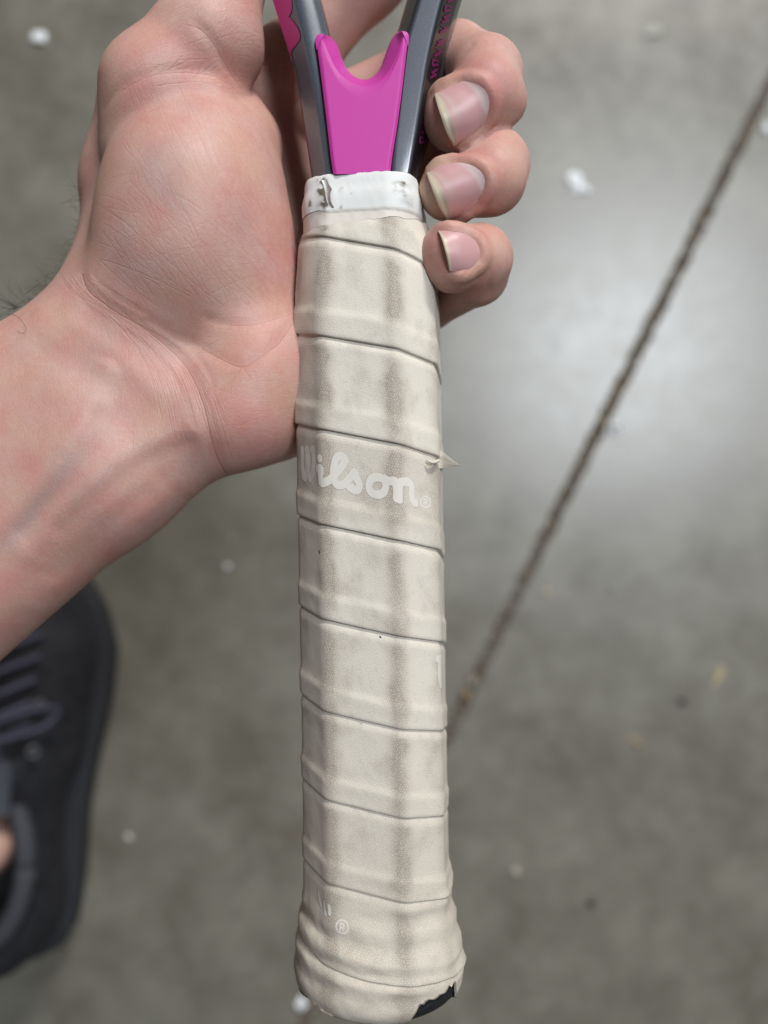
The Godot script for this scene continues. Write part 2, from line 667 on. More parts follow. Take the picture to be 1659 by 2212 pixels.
func tape_material() -> StandardMaterial3D:
	var word := Sheet.new(TW, TH)
	var V := func(x, y): return Vector2(x, y)
	var k := 0.2833
	# the raised word on the tape, letter by letter
	strokes_to(word, [
		[Vector2(185, 680), Vector2(182, 800), Vector2(200, 905)],
		[Vector2(215, 905), Vector2(236, 840), Vector2(246, 690)],
		[Vector2(252, 690), Vector2(247, 800), Vector2(252, 880), Vector2(272, 915)],
		[Vector2(318, 690), Vector2(318, 800), Vector2(304, 880), Vector2(272, 915)],
		[Vector2(235, 684), Vector2(258, 684)],
		[Vector2(300, 690), Vector2(328, 690)],
		[Vector2(384, 762), Vector2(398, 770)],
		[Vector2(366, 842), Vector2(392, 842), Vector2(388, 905), Vector2(398, 950), Vector2(430, 944)],
		[Vector2(430, 944), Vector2(470, 920), Vector2(545, 845), Vector2(582, 785), Vector2(562, 752), Vector2(522, 758), Vector2(500, 810), Vector2(490, 890), Vector2(506, 955), Vector2(548, 968), Vector2(590, 950)],
		[Vector2(590, 950), Vector2(630, 905), Vector2(655, 876), Vector2(672, 920), Vector2(694, 965), Vector2(680, 1005), Vector2(642, 1000), Vector2(612, 982)],
		[Vector2(900, 975), Vector2(880, 1025), Vector2(830, 1042), Vector2(780, 1020), Vector2(768, 970), Vector2(790, 922), Vector2(840, 912), Vector2(885, 930), Vector2(900, 975)],
		[Vector2(895, 925), Vector2(930, 940), Vector2(962, 935)],
		[Vector2(968, 940), Vector2(980, 1010), Vector2(976, 1075)],
		[Vector2(1000, 1078), Vector2(1000, 1000), Vector2(1012, 945)],
		[Vector2(1012, 945), Vector2(1050, 945), Vector2(1092, 970), Vector2(1090, 1050), Vector2(1102, 1092), Vector2(1128, 1104)],
	], 580.7, 774.2, k, 7.5)
	var fine := Sheet.new(TW, TH)
	var ringed := func(cx: float, cy: float, rr: float, sheet: Sheet, rad: float):
		var circle := []
		for i in 25: circle.append(Vector2(cx + cos(TAU * i / 24.0) * rr, cy + sin(TAU * i / 24.0) * rr))
		var out := []
		for p in circle: out.append(tape_px(p.x, p.y))
		sheet.line(out, rad, 1.0, 0.9)
		for st in [[Vector2(-0.3, 0.5), Vector2(-0.3, -0.5)], [Vector2(-0.3, -0.5), Vector2(0.2, -0.45), Vector2(0.32, -0.2), Vector2(0.15, 0.02), Vector2(-0.3, 0.05)], [Vector2(0.0, 0.05), Vector2(0.35, 0.52)]]:
			var o2 := []
			for p in st: o2.append(tape_px(cx + p.x * rr, cy + p.y * rr))
			sheet.line(o2, rad * 0.95, 1.0, 0.8)
	ringed.call(580.7 + 1204 * k, 774.2 + 1096 * k, 11.8, fine, 1.3)
	ringed.call(580.7 + 512 * k, 1714.6 + 990 * k, 13.5, fine, 1.6)
	strokes_to(word, [[Vector2(1284, 556), Vector2(1345, 556)], [Vector2(1312, 560), Vector2(1304, 690), Vector2(1322, 780)], [Vector2(1338, 560), Vector2(1336, 700), Vector2(1340, 780)]], 580.7, 1271.8, k, 6.5)
	strokes_to(word, [[Vector2(300, 790), Vector2(312, 850), Vector2(330, 885)], [Vector2(362, 840), Vector2(368, 890), Vector2(378, 925)], [Vector2(404, 850), Vector2(408, 915)]], 580.7, 1714.6, k, 4.0)
	# small round bumps of the tape's face
	var bump := Sheet.new(TW, TH)
	var sx := 5.4
	var sy := 4.6
	var row := 0
	var y := 2.0
	while y < TH - 2:
		var x := 2.0 + (sx * 0.5 if row % 2 else 0.0)
		while x < TW - 2:
			var jx := x + rng.randf_range(-1.3, 1.3)
			var jy := y + rng.randf_range(-1.2, 1.2)
			var kk := int(jy) * TW + int(jx)
			if word.px[kk] < 0.1:
				bump.dot(jx, jy, 0.95, rng.randf_range(0.65, 1.0), 0.8, 1)
			x += sx
		row += 1
		y += sy
	# grey and brown rubbed-in dirt: along the handle's edges, in blotches and in specks
	var blot := noise(31, 0.009, 4).get_image(TW, TH).get_data()
	var fleck := noise(32, 0.05, 3).get_image(TW, TH).get_data()
	var dirt_x := PackedFloat32Array()
	for i in TW:
		var mm := (float(i) / TW - 0.5) * prof_len
		var g := 0.0
		for st in [[0.7, 2.0, 1.0], [17.6, 2.1, 0.85], [-9.5, 2.5, 0.5], [29.5, 2.0, 0.3]]:
			g += st[2] * exp(-pow((mm - st[0]) / st[1], 2.0))
		dirt_x.append(g)
	var bytes := PackedByteArray()
	bytes.resize(TW * TH * 3)
	var clean := Vector3(0.700, 0.660, 0.575)
	var grime := Vector3(0.350, 0.298, 0.245)
	var raised := Vector3(0.80, 0.785, 0.745)
	var plain := Vector3(0.715, 0.695, 0.645)
	for j in TH:
		var kap := 12.0 * j / TH - 2.0
		var f: float = kap - floorf(kap)
		var strip := 0.35 + 0.65 * sstep(0.02, 0.2, f) * (1.0 - 0.75 * sstep(0.72, 0.80, f))
		var low := sstep(4.0, 8.0, kap)
		for i in TW:
			var n := j * TW + i
			var d: float = dirt_x[clampi(i + int((fleck[(j / 3) * TW + 40] / 255.0 - 0.5) * 10.0), 0, TW - 1)] * strip * (0.55 + 0.60 * blot[n] / 255.0)
			d += maxf(0.0, blot[n] / 255.0 - 0.48) * 0.75 + maxf(0.0, fleck[n] / 255.0 - 0.66) * 0.6
			d = clampf(d * 1.15 + 0.05 + low * 0.06 + 0.26 * sstep(1.95, 2.05, kap) * (1.0 - sstep(2.7, 3.1, kap)) + 0.10 * sstep(2.95, 3.05, kap), 0.0, 0.92)
			var c := clean.lerp(Vector3(0.62, 0.565, 0.475), low * 0.8).lerp(grime, d)
			var w: float = word.px[n]
			c = c.lerp(raised.lerp(c, 0.22), bump.px[n] * 0.85)
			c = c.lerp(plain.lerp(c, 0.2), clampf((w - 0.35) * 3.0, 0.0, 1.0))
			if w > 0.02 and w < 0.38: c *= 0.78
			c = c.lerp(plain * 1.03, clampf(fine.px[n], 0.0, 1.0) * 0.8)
			bytes[n * 3] = int(pow(c.x, 0.4545) * 255.0)
			bytes[n * 3 + 1] = int(pow(c.y, 0.4545) * 255.0)
			bytes[n * 3 + 2] = int(pow(c.z, 0.4545) * 255.0)
	# black specks
	for sp in [[685, 1193, 2.0, 3.6], [818, 1373, 2.6, 1.6], [772, 1560, 1.2, 1.0], [705, 1402, 0.9, 0.9]]:
		var q := tape_px(sp[0], sp[1])
		for j in range(-5, 6):
			for i in range(-5, 6):
				if pow((i - j * 0.25) / sp[2], 2.0) + pow(j / sp[3], 2.0) < 1.0:
					var n := (int(q.y) + j) * TW + int(q.x) + i
					for ch in 3: bytes[n * 3 + ch] = 30
	var hb := PackedByteArray()
	hb.resize(TW * TH)
	for n in TW * TH:
		hb[n] = int(clampf(0.25 + 0.28 * bump.px[n] + 0.36 * clampf(word.px[n] * 1.6, 0.0, 1.0) + 0.3 * fine.px[n] + 0.10 * (fleck[n] / 255.0 - 0.5), 0.0, 1.0) * 255.0)
	var m := mat(Color.WHITE, 0.62, 0.0, 0.4)
	m.albedo_texture = ImageTexture.create_from_image(Image.create_from_data(TW, TH, false, Image.FORMAT_RGB8, bytes))
	m.heightmap_enabled = true
	m.heightmap_texture = ImageTexture.create_from_image(Image.create_from_data(TW, TH, false, Image.FORMAT_L8, hb))
	m.heightmap_scale = 0.014
	return m

func tape_end(mm: float) -> float:
	# where the torn lower edge of the tape stops, mm along the handle; mm is measured round the outline from the front left edge
	var e := 119.2
	var wob := noise(5, 0.9, 3)
	e += 0.35 * wob.get_noise_1d(mm * 1.3)
	e -= table([-14, -9.0, -5.0, -1.0, 1.5, 2.0], [0, 2.2, 3.2, 1.9, 1.0, 0], mm) * (0.8 + 0.5 * wob.get_noise_1d(mm * 4.0))
	e -= table([18.6, 18.9, 20.5, 23.5, 24.0, 27.5, 30.0, 30.8, 33.0], [0, 3.4, 5.0, 5.6, 4.6, 6.2, 6.6, 2.6, 0], mm) * (1.0 + 0.25 * wob.get_noise_1d(mm * 5.0 + 40.0))
	return e

func build_racket() -> void:
	make_profile()
	var root := thing("tennis_racket", "grey and magenta tennis racket with a worn white taped handle held in the hand", "tennis racket", ring_point(SEG / 2, 119.0, 0.0, 1.0) - Vector3(0, 0.0155, 0))
	# --- the wound tape: rows follow the winding, so every edge of the tape is crisp
	var fr := [0.0, 0.012, 0.03, 0.055, 0.085, 0.12, 0.17, 0.25, 0.33, 0.41, 0.5, 0.58, 0.64, 0.69, 0.715, 0.74, 0.765, 0.79, 0.83, 0.88, 0.92, 0.955, 0.98, 0.992, 0.9999]
	var wob := noise(3, 1.0, 3)
	var s := Shape.new()
	var rows := 0
	var kap0 := -2
	for k in range(kap0, 11):
		for f in fr:
			for i in SEG + 1:
				var af := float(i) / SEG - 0.5
				var mm := af * prof_len
				var kk: float = k + f
				var t := seam_t(kk + af)
				var top := -68.3 - 0.06 * clampf(mm, -20.0, 40.0) + 0.5 * wob.get_noise_1d(mm * 0.3)
				t = clampf(t, top, tape_end(mm))
				var sc := handle_scale(t)
				var pitch := 21.5
				var x: float = f * pitch
				var y: float = (1.0 - f) * pitch
				var lap := 5.8 + 0.5 * wob.get_noise_2d(k * 31.0, mm * 0.06)
				var soft := sstep(3.0, 7.0, k + af)       # lower turns are pressed flatter
				var disp: float = -0.58 * (1.0 - sstep(0.0, 1.9, x)) * (1.0 - 0.6 * soft)
				disp += 0.10 * exp(-pow((x - 2.4) / 1.2, 2.0))
				disp += (0.31 + 0.08 * wob.get_noise_2d(k * 17.0, mm * 0.05)) * (1.0 - sstep(lap - 1.2, lap + 1.2, y))
				disp += 0.10 * exp(-pow((y - lap + 1.3) / 1.1, 2.0))
				disp -= 0.22 * (1.0 - sstep(0.0, 0.5, y))
				disp += 0.08 * wob.get_noise_2d(t * 0.20, mm * 0.12) + 0.03 * wob.get_noise_2d(t * 1.1, mm * 0.9 + 50.0)
				# slack folds of the last turns on the flare
				var fl_ := sstep(92.0, 97.0, t) * (1.0 - sstep(114.0, 117.0, t))
				disp += fl_ * (0.32 * sin((t - mm * 0.10) * 1.05 + 1.1 * wob.get_noise_2d(mm * 0.08, 7.0)) + 0.25 * wob.get_noise_2d(t * 0.35, mm * 0.06 + 20.0))
				disp += 0.55 * exp(-pow((t + mm * -0.02 - 92.5) / 1.3, 2.0)) * sstep(10.0, 30.0, mm)
				# the thin start of the winding
				disp *= sstep(top - 0.3, top + 2.0, t) * 0.75 + 0.25
				disp += 0.35
				s.v.append(ring_point(i, t, disp, sc))
				s.uv.append(Vector2(af + 0.5, (kk + 2.0) / 12.0))
			rows += 1
	for r in rows - 1:
		for i in SEG:
			var a := r * (SEG + 1) + i
			s.quad(a, a + 1, a + SEG + 2, a + SEG + 1)
	var tm := tape_material()
	part("grip_tape", make_mesh(s, true), tm, root)

	# --- black butt cap that shows through the torn tape
	var c := Shape.new()
	var ts := [104.0, 109.7, 113.0, 115.5, 117.5, 118.8, 119.3]
	var ins := [1.6, 1.0, 0.75, 0.75, 0.75, 0.8, 1.0]
	for r in ts.size():
		for i in SEG + 1:
			c.v.append(ring_point(i, ts[r], 0.35 - ins[r], handle_scale(ts[r])))
	for r in ts.size() - 1:
		for i in SEG:
			var a := r * (SEG + 1) + i
			c.quad(a, a + 1, a + SEG + 2, a + SEG + 1)
	var mid := c.v.size()
	c.v.append(Vector3((-3.4 + 0.0166 * 119) * 0.001, CAM_H - D0 - 0.0155, 0.1193))
	for i in SEG:
		c.tri(mid, (ts.size() - 1) * (SEG + 1) + i, (ts.size() - 1) * (SEG + 1) + i + 1)
	var bm := mat(srgb(26, 27, 31), 0.55)
	bm.heightmap_enabled = true
	var bn := NoiseTexture2D.new()
	bn.noise = noise(8, 0.05, 3); bn.width = 256; bn.height = 256
	bm.heightmap_texture = bn
	bm.heightmap_scale = 0.05
	bm.uv1_triplanar = true
	bm.uv1_scale = Vector3(40, 40, 40)
	part("butt_cap", make_mesh(c, true), bm, root)

	# --- a torn point of tape that stands off the right side
	var fl := Shape.new()
	var fp := [[at(946, 970, -10), at(943, 1010, -10)], [at(956, 975, -9.2), at(955, 1012, -9.6)], [at(966, 984, -8.3), at(964, 1010, -8.8)], [at(978, 994, -7.4), at(976, 1008, -7.8)], [at(991, 1004, -6.6), at(990.5, 1006, -6.7)]]
	for side in 2:
		for r in fp:
			var up := Vector3(0, 0.0004 if side == 0 else -0.0002, 0)
			for j in 4: fl.v.append((r[0] as Vector3).lerp(r[1], j / 3.0) + up + Vector3(0, 0.0001 * sin(PI * j / 3.0), 0)); fl.uv.append(Vector2(0.75 + j * 0.003, 0.45))
	for side in 2:
		for r in 4:
			for j in 3:
				var a := side * 20 + r * 4 + j
				if side == 0: fl.quad(a, a + 1, a + 5, a + 4)
				else: fl.quad(a, a + 4, a + 5, a + 1)
	for r in 4:
		for e in [0, 3]:
			fl.quad(r * 4 + e, r * 4 + 4 + e, 24 + r * 4 + e, 20 + r * 4 + e)
	part("torn_tape_point", make_mesh(fl, false), tm, root)
	# the little slit the point was torn from
	var sl := Shape.new()
	tube(sl, catmull([at(922, 993, -2.2), at(930, 998, -2.4), at(940, 998, -3.4), at(949, 994, -5.2)], 4), [0.0001, 0.0002, 0.00025, 0.0003, 0.00035, 0.0004, 0.0004, 0.00045, 0.00045, 0.00045, 0.0004, 0.0004, 0.0003], 8)
	for i in sl.v.size(): sl.uv.append(Vector2(0.72, 0.5))
	part("curled_tape_edge", make_mesh(sl), tm, root)

	build_collar(root)
	build_throat(root)

func build_collar(root: Node3D) -> void:
	var w := 512
	var h := 256
	var na := noise(41, 0.12, 3)
	var nb := noise(42, 0.38, 5)
	var img := Image.create(w, h, false, Image.FORMAT_RGB8)
	# the texture's x runs round the outline, y along the collar
	var mark := func(u: float, v: float) -> Vector2:
		var x := (u - 694.0) * 0.1095 * (1.0 if u > 694 else 1.3)
		return Vector2((x / 92.0 + 0.5) * w, (v - 365.0) / 125.0 * h)
	var spots := [[686, 383, 9, 7, 1.5], [690, 405, 11, 14, 1.7], [699, 427, 9, 16, 1.6], [668, 436, 4, 12, 0.9], [692, 440, 12, 8, 0.6], [706, 415, 8, 6, 0.7], [735, 410, 6, 5, 0.45], [758, 421, 2.5, 2.5, 0.9], [734, 450, 4, 5, 0.6], [872, 402, 16, 7, 0.5], [880, 425, 14, 16, 0.42], [860, 420, 10, 12, 0.28], [889, 446, 8, 8, 0.3], [877, 396, 8, 3, 0.7]]
	for y in h:
		for x in w:
			var an := 0.5 + 0.5 * na.get_noise_2d(x * 0.18, y * 0.054)
			var bn := 0.5 + 0.5 * nb.get_noise_2d(x * 0.18, y * 0.054)
			var d := 0.0
			for sp in spots:
				var m: Vector2 = mark.call(sp[0], sp[1])
				var kx: float = 0.1095 / 92.0 * w
				var ky: float = h / 125.0
				d += sp[4] * exp(-pow((x - m.x) / (sp[2] * kx), 2.0) - pow((y - m.y) / (sp[3] * ky), 2.0))
			d *= clampf((bn - 0.34) * 3.4, 0.0, 1.3) * (0.6 + an)
			var v: float = 365.0 + 125.0 * y / h
			var base := Color(0.73, 0.745, 0.735).lerp(Color(0.70, 0.655, 0.60), sstep(448.0, 458.0, v))
			base = base.lerp(Color(0.66, 0.66, 0.62), clampf((an - 0.5) * 0.6, 0.0, 0.3))
			var c := base.lerp(Color(0.115, 0.090, 0.058), clampf(d, 0.0, 0.92))
			img.set_pixel(x, y, c.linear_to_srgb())
	var m := mat(Color.WHITE, 0.55, 0.0, 0.4)
	m.albedo_texture = ImageTexture.create_from_image(img)
	var s := Shape.new()
	var wob := noise(44, 1.0, 3)
	# v of the front face, half width as a share of the handle's
	var st := [[371, 0.798], [373, 0.812], [380, 0.824], [392, 0.830], [400, 0.836], [408, 0.850], [420, 0.868], [435, 0.868], [450, 0.866], [455.2, 0.865], [456.8, 0.853], [462, 0.853], [475, 0.858], [490, 0.866], [505, 0.868]]
	for r in st.size():
		for i in SEG + 1:
			var af := float(i) / SEG - 0.5
			var mm := af * prof_len
			var v: float = st[r][0]
			if r < 5: v += (2.2 * wob.get_noise_1d(mm * 0.35) + 1.2 * sin(mm * 0.16 - 0.3)) * (1.0 - r / 5.0)
			var left := 1.0 - sstep(-3.0, 1.5, mm)
			if r == 9 or r == 10: v += -8.0 * left + 1.2 * wob.get_noise_1d(mm * 0.5)
			var sc: float = st[r][1]
			var t := (v - 1106.0) * 0.1105
			var disp := 0.08 * wob.get_noise_2d(mm * 0.5, v * 0.08) + 0.03 * wob.get_noise_2d(mm * 2.5, v * 0.25)
			s.v.append(ring_point(i, t, disp, sc) + Vector3(-0.0004, 0, 0))
			s.uv.append(Vector2(mm / 92.0 * 0.87 + 0.5, (v - 365.0) / 125.0))
	for r in st.size() - 1:
		for i in SEG:
			var a0 := r * (SEG + 1) + i
			s.quad(a0, a0 + 1, a0 + SEG + 2, a0 + SEG + 1)
	# the rim that turns in against the frame
	var first := s.v.size()
	for i in SEG + 1:
		s.v.append(ring_point(i, (373.0 - 1106.0) * 0.1105, -2.5, 0.79))
		s.uv.append(Vector2(float(i) / SEG, 0.02))
	for i in SEG:
		s.quad(i, i + 1, first + i + 1, first + i)
	part("white_collar_tape", make_mesh(s, true), m, root)
	# a lifted flap of the white tape
	var fl := Shape.new()
	var p0 := [[at(694, 388, -0.6), at(706, 386, 0.0)], [at(699, 400, -0.2), at(711, 399, 1.3)], [at(702, 412, 0.0), at(717, 408, 1.7)], [at(704, 425, 0.0), at(713, 420, 1.7)], [at(707, 437, 0.1), at(714, 434, 1.3)], [at(712, 447, 0.2), at(722, 449, 0.5)]]
	for r in p0:
		for j in 5:
			var q := (r[0] as Vector3).lerp(r[1], j / 4.0)
			fl.v.append(q + Vector3(0, -0.0005 * sin(PI * j / 4.0), 0))
			fl.uv.append(Vector2(0.62, 0.35))
	for r in p0.size() - 1:
		for j in 4:
			var k := r * 5 + j
			fl.quad(k, k + 1, k + 6, k + 5)
	part("peeling_flap", make_mesh(fl, true, at(700, 420, -40)), mat(srgb(218, 221, 219), 0.4), root)

func loft(sections: Array, closed := true) -> Shape:
	# sections: arrays of points, the same number in each
	var s := Shape.new()
	var n: int = sections[0].size()
	for sec in sections:
		for p in sec: s.v.append(p)
	for r in sections.size() - 1:
		for i in (n if closed else n - 1):
			var a := r * n + i
			var b := r * n + (i + 1) % n
			s.quad(a, b, b + n, a + n)
	return s

func rounded(pts: Array, cut: float) -> Array:
	# each corner of a closed outline becomes four points
	var out := []
	var n := pts.size()
	for i in n:
		var p: Vector3 = pts[i]
		var a: Vector3 = pts[(i + n - 1) % n]
		var b: Vector3 = pts[(i + 1) % n]
		var la := minf(cut, p.distance_to(a) * 0.4)
		var lb := minf(cut, p.distance_to(b) * 0.4)
		var q := p + (a - p).normalized() * la
		var r := p + (b - p).normalized() * lb
		for j in 5:
			var t := j / 4.0
			out.append(q.lerp(p, t).lerp(p.lerp(r, t), t))
	return out

func build_throat(root: Node3D) -> void:
	var grey := mat(Color.WHITE, 0.40, 0.30, 0.5)
	grey.vertex_color_use_as_albedo = true
	grey.clearcoat_enabled = true
	grey.clearcoat = 1.0
	grey.clearcoat_roughness = 0.10
	var gn := Image.create(256, 256, false, Image.FORMAT_RGB8)
	for y in 256:
		for x in 256:
			var k := 0.62 + 0.38 * rng.randf()
			gn.set_pixel(x, y, Color(k, k, k))
	grey.albedo_texture = ImageTexture.create_from_image(gn)
	grey.uv1_triplanar = true
	grey.uv1_scale = Vector3(60, 60, 60)
	var vs := [-170.0, 0.0, 120.0, 240.0, 330.0, 385.0, 440.0]
	# left shaft: outer edge, ridge, inner edge; right shaft: inner edge, ridge, side edge, outer edge
	var L := [[532, 590, 642], [589, 643, 694], [627, 668, 722], [651, 691, 738], [665, 702, 748], [673, 708, 755], [679, 714, 760]]
	var R := [[928, 952, 1004, 1056], [879, 903, 955, 999], [846, 870, 927, 968], [826, 858, 908, 944], [814, 848, 894, 920], [808, 844, 885, 902], [803, 838, 872, 890]]
	var pink := mat(srgb(190, 22, 126), 0.40, 0.0, 0.5)
	pink.clearcoat_enabled = true
	pink.clearcoat = 0.5
	pink.clearcoat_roughness = 0.15
	var left_rows := []
	var right_rows := []
	for i in vs.size():
		left_rows.append(PackedFloat32Array([vs[i], L[i][0], L[i][1], L[i][2]]))
		right_rows.append(PackedFloat32Array([vs[i], R[i][0], R[i][1], R[i][2], R[i][3]]))
	var steps := 8
	var lsec := []
	var rsec := []
	for i in vs.size() - 1:
		for j in (steps + (1 if i == vs.size() - 2 else 0)):
			var t := float(j) / steps
			var ip := maxi(i - 1, 0)
			var iq := mini(i + 2, vs.size() - 1)
			var g := func(rows: Array, c: int) -> float:
				# cubic through uneven spacing, eased by the neighbours' slopes
				var x0: float = rows[i][0]; var x1: float = rows[i + 1][0]
				var m0: float = (rows[i + 1][c] - rows[ip][c]) / (x1 - rows[ip][0]) * (x1 - x0)
				var m1: float = (rows[iq][c] - rows[i][c]) / (rows[iq][0] - x0) * (x1 - x0)
				var t2 := t * t; var t3 := t2 * t
				return (2 * t3 - 3 * t2 + 1) * rows[i][c] + (t3 - 2 * t2 + t) * m0 + (-2 * t3 + 3 * t2) * rows[i + 1][c] + (t3 - t2) * m1
			var v: float = lerpf(vs[i], vs[i + 1], t)
			var lo: float = g.call(left_rows, 1); var lr: float = g.call(left_rows, 2); var li: float = g.call(left_rows, 3)
			lsec.append(rounded([at(lo, v, -10.5), at(lr, v, -4.4), at(li - 10, v, -5.5), at(li, v, -9), at(li, v, -22), at(li - 12, v, -26), at(lr, v, -26.5), at(lo + 2, v, -18)], 0.0019))
			var ri: float = g.call(right_rows, 1); var rf: float = g.call(right_rows, 2); var rs: float = g.call(right_rows, 3); var ro: float = g.call(right_rows, 4)
			rsec.append(rounded([at(ri, v, -10), at(rf, v, -4.8), at(rs, v, -5.2), at(ro - 9, v, -12), at(ro, v, -15.5), at(ro - 6, v, -20), at(rs, v, -26), at(rf, v, -26.5), at(ri, v, -22)], 0.0011))
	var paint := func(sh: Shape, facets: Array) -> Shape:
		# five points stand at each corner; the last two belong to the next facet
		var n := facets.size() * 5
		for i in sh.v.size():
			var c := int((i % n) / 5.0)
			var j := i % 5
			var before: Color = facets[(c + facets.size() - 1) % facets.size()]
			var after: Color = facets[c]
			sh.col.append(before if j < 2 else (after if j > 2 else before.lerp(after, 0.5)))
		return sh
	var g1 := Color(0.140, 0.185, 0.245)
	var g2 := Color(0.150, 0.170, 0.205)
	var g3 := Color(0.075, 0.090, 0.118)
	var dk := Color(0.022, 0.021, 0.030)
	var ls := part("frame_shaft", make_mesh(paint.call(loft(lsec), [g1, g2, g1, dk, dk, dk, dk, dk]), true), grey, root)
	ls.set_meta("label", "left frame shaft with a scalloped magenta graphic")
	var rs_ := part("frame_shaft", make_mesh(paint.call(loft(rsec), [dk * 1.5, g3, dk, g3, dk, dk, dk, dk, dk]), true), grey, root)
	rs_.set_meta("label", "right frame shaft with slanted magenta lettering on its side")

	# --- scalloped magenta graphic on the left shaft's outer face
	var shaft_at := func(v: float, share: float, lift: float) -> Vector3:
		# a spot on the left shaft's outer face, from its outer edge (0) to its ridge (1)
		var o := table(vs, [532, 589, 627, 651, 665, 671, 674], v)
		var r := table(vs, [590, 643, 668, 691, 702, 708, 712], v)
		var p := at(o, v, -10.5).lerp(at(r, v, -4.4), share)
		var n := (at(r, v, -4.4) - at(o, v, -10.5)).normalized()
		return p + Vector3(-n.y, n.x, 0) * lift
	var gs := Shape.new()
	var rows := 150
	for i in rows + 1:
		var v := lerpf(-165.0, 132.0, float(i) / rows)
		var o := table(vs, [532, 589, 627, 651, 665, 671, 674], v)
		var r := table(vs, [590, 643, 668, 691, 702, 708, 712], v)
		var edge := table([-165, -130, -118, -105, -90, -74, -60, -48, -38, -30, -14, 2, 18, 30, 37, 46, 56, 66, 74, 82, 90, 97, 105, 116, 126, 132], [575, 592, 588, 586, 598, 606, 606, 598, 596, 608, 624, 631, 632, 629, 625, 634, 641, 646.5, 648.6, 649, 646.6, 641.5, 634, 629, 627, 627], v)
		var share := clampf((edge - o) / (r - o), 0.04, 0.9)
		for j in 8:
			gs.v.append(shaft_at.call(v, lerpf(0.01, share, j / 7.0), 0.00016))
	for i in rows:
		for j in 7:
			var a := i * 8 + j
			gs.quad(a, a + 1, a + 9, a + 8)
	part("scalloped_graphic", make_mesh(gs, true, at(800, 100, -60)), pink, ls)

	# --- slanted magenta lettering along the right shaft's side face
	var side_at := func(v: float, share: float) -> Vector3:
		var a := at(table(vs, [1004, 955, 927, 908, 896, 892, 888], v), v, -5.2)
		var b := at(table(vs, [1047, 990, 959, 935, 915, 903, 897], v), v, -12)
		var n := (b - a).normalized()
		return a.lerp(b, share) + Vector3(-n.y, n.x, 0) * 0.00014
	var ts := Shape.new()
	var v := -8.0
	var k := 0
	while v < 300.0:
		var hgt := 17.0
		if k in [4, 9, 10]:
			v += 9.0
			k += 1
			continue
		hgt = rng.randf_range(12.0, 19.0)
		var strokes := [[[0.22, 0.0], [0.78, 0.5]], [[0.78, 0.35], [0.3, 1.0]], [[0.3, 0.55], [0.7, 0.95]]] if k % 3 == 0 else ([[[0.25, 0.1], [0.25, 0.9]], [[0.25, 0.1], [0.75, 0.35]], [[0.25, 0.9], [0.75, 0.7]]] if k % 3 == 1 else [[[0.75, 0.0], [0.3, 0.45]], [[0.3, 0.45], [0.75, 0.6]], [[0.75, 0.6], [0.25, 1.0]]])
		for stv in strokes:
			var p := Vector2(stv[0][0], stv[0][1])
			var q := Vector2(stv[1][0], stv[1][1])
			var first := ts.v.size()
			for e in [p, q]:
				var vv: float = v + e.y * hgt
				ts.v.append(side_at.call(vv - 2.2, e.x * 0.8 + 0.1 - 0.06))
				ts.v.append(side_at.call(vv + 2.2, e.x * 0.8 + 0.1 + 0.06))
			ts.quad(first, first + 1, first + 3, first + 2)
		v += hgt + 5.5
		k += 1
	part("side_lettering", make_mesh(ts, true, at(800, 150, -40)), mat(srgb(108, 24, 80), 0.45), rs_)

	# --- the magenta throat piece
	var outer := [Vector2(718, 376), Vector2(713, 344), Vector2(703, 256), Vector2(691, 160), Vector2(684, 108), Vector2(681, 90), Vector2(683, 79), Vector2(690, 73.5), Vector2(700, 74)]
	var notch := [Vector2(700, 74), Vector2(715, 81), Vector2(729, 98), Vector2(738, 124), Vector2(749, 148), Vector2(765, 165), Vector2(785, 172), Vector2(805, 166), Vector2(821, 148), Vector2(833, 116), Vector2(844, 88), Vector2(856, 72), Vector2(868, 66.5)]
	var right := [Vector2(868, 66.5), Vector2(878, 69), Vector2(883, 78), Vector2(881.5, 100), Vector2(877, 140), Vector2(869, 208), Vector2(859, 280), Vector2(849, 340), Vector2(845, 376)]
	var face := [Vector2(693, 85), Vector2(700, 94), Vector2(712, 122), Vector2(724, 146), Vector2(738, 164), Vector2(760, 180), Vector2(787, 187), Vector2(812, 181), Vector2(833, 165), Vector2(848, 143), Vector2(860, 116), Vector2(868, 92), Vector2(874, 76)]
	var no := catmull(notch, 5)
	var fa := catmull(face, 5)
	var lo := catmull(outer, 5)
	var ri := catmull(right, 5)
	var ps := Shape.new()
	# front face: strips between the left and right edges below the inner curve
	var n := no.size()
	var depth_rows := [[0.0, -3.4], [0.06, -3.05], [0.94, -3.05], [1.0, -3.4]]
	# the front face as a fan of quads from the inner curve down to the bottom edge
	var cols := n
	var down := 14
	for i in cols:
		var share := float(i) / (cols - 1)
		var top: Vector2 = fa[i]
		for j in down + 1:
			var t := float(j) / down
			var vv := lerpf(top.y, 376.0, t)
			# sides follow the outer outline at this height
			var lx := table([73, 90, 108, 160, 256, 344, 376], [690, 681.5, 684, 691, 703, 713, 718], vv)
			var rx := table([66, 78, 100, 140, 208, 280, 340, 376], [872, 883, 881.5, 877, 869, 859, 849, 845], vv)
			var goal := lerpf(lx + 2.0, rx - 2.0, share)
			var uu := lerpf(top.x, goal, sstep(0.0, 0.05 + 1.2 * share * (1.0 - share), t))
			uu = clampf(uu, lx + 1.5, rx - 1.5)
			var edge := minf(uu - lx, rx - uu)
			ps.v.append(at(uu, vv, -3.2 - 0.55 * (1.0 - sstep(1.0, 9.0, edge)) - 0.3 * (1.0 - sstep(0.0, 0.04, t))))
	for i in cols - 1:
		for j in down:
			var a := i * (down + 1) + j
			ps.quad(a, a + down + 1, a + down + 2, a + 1)
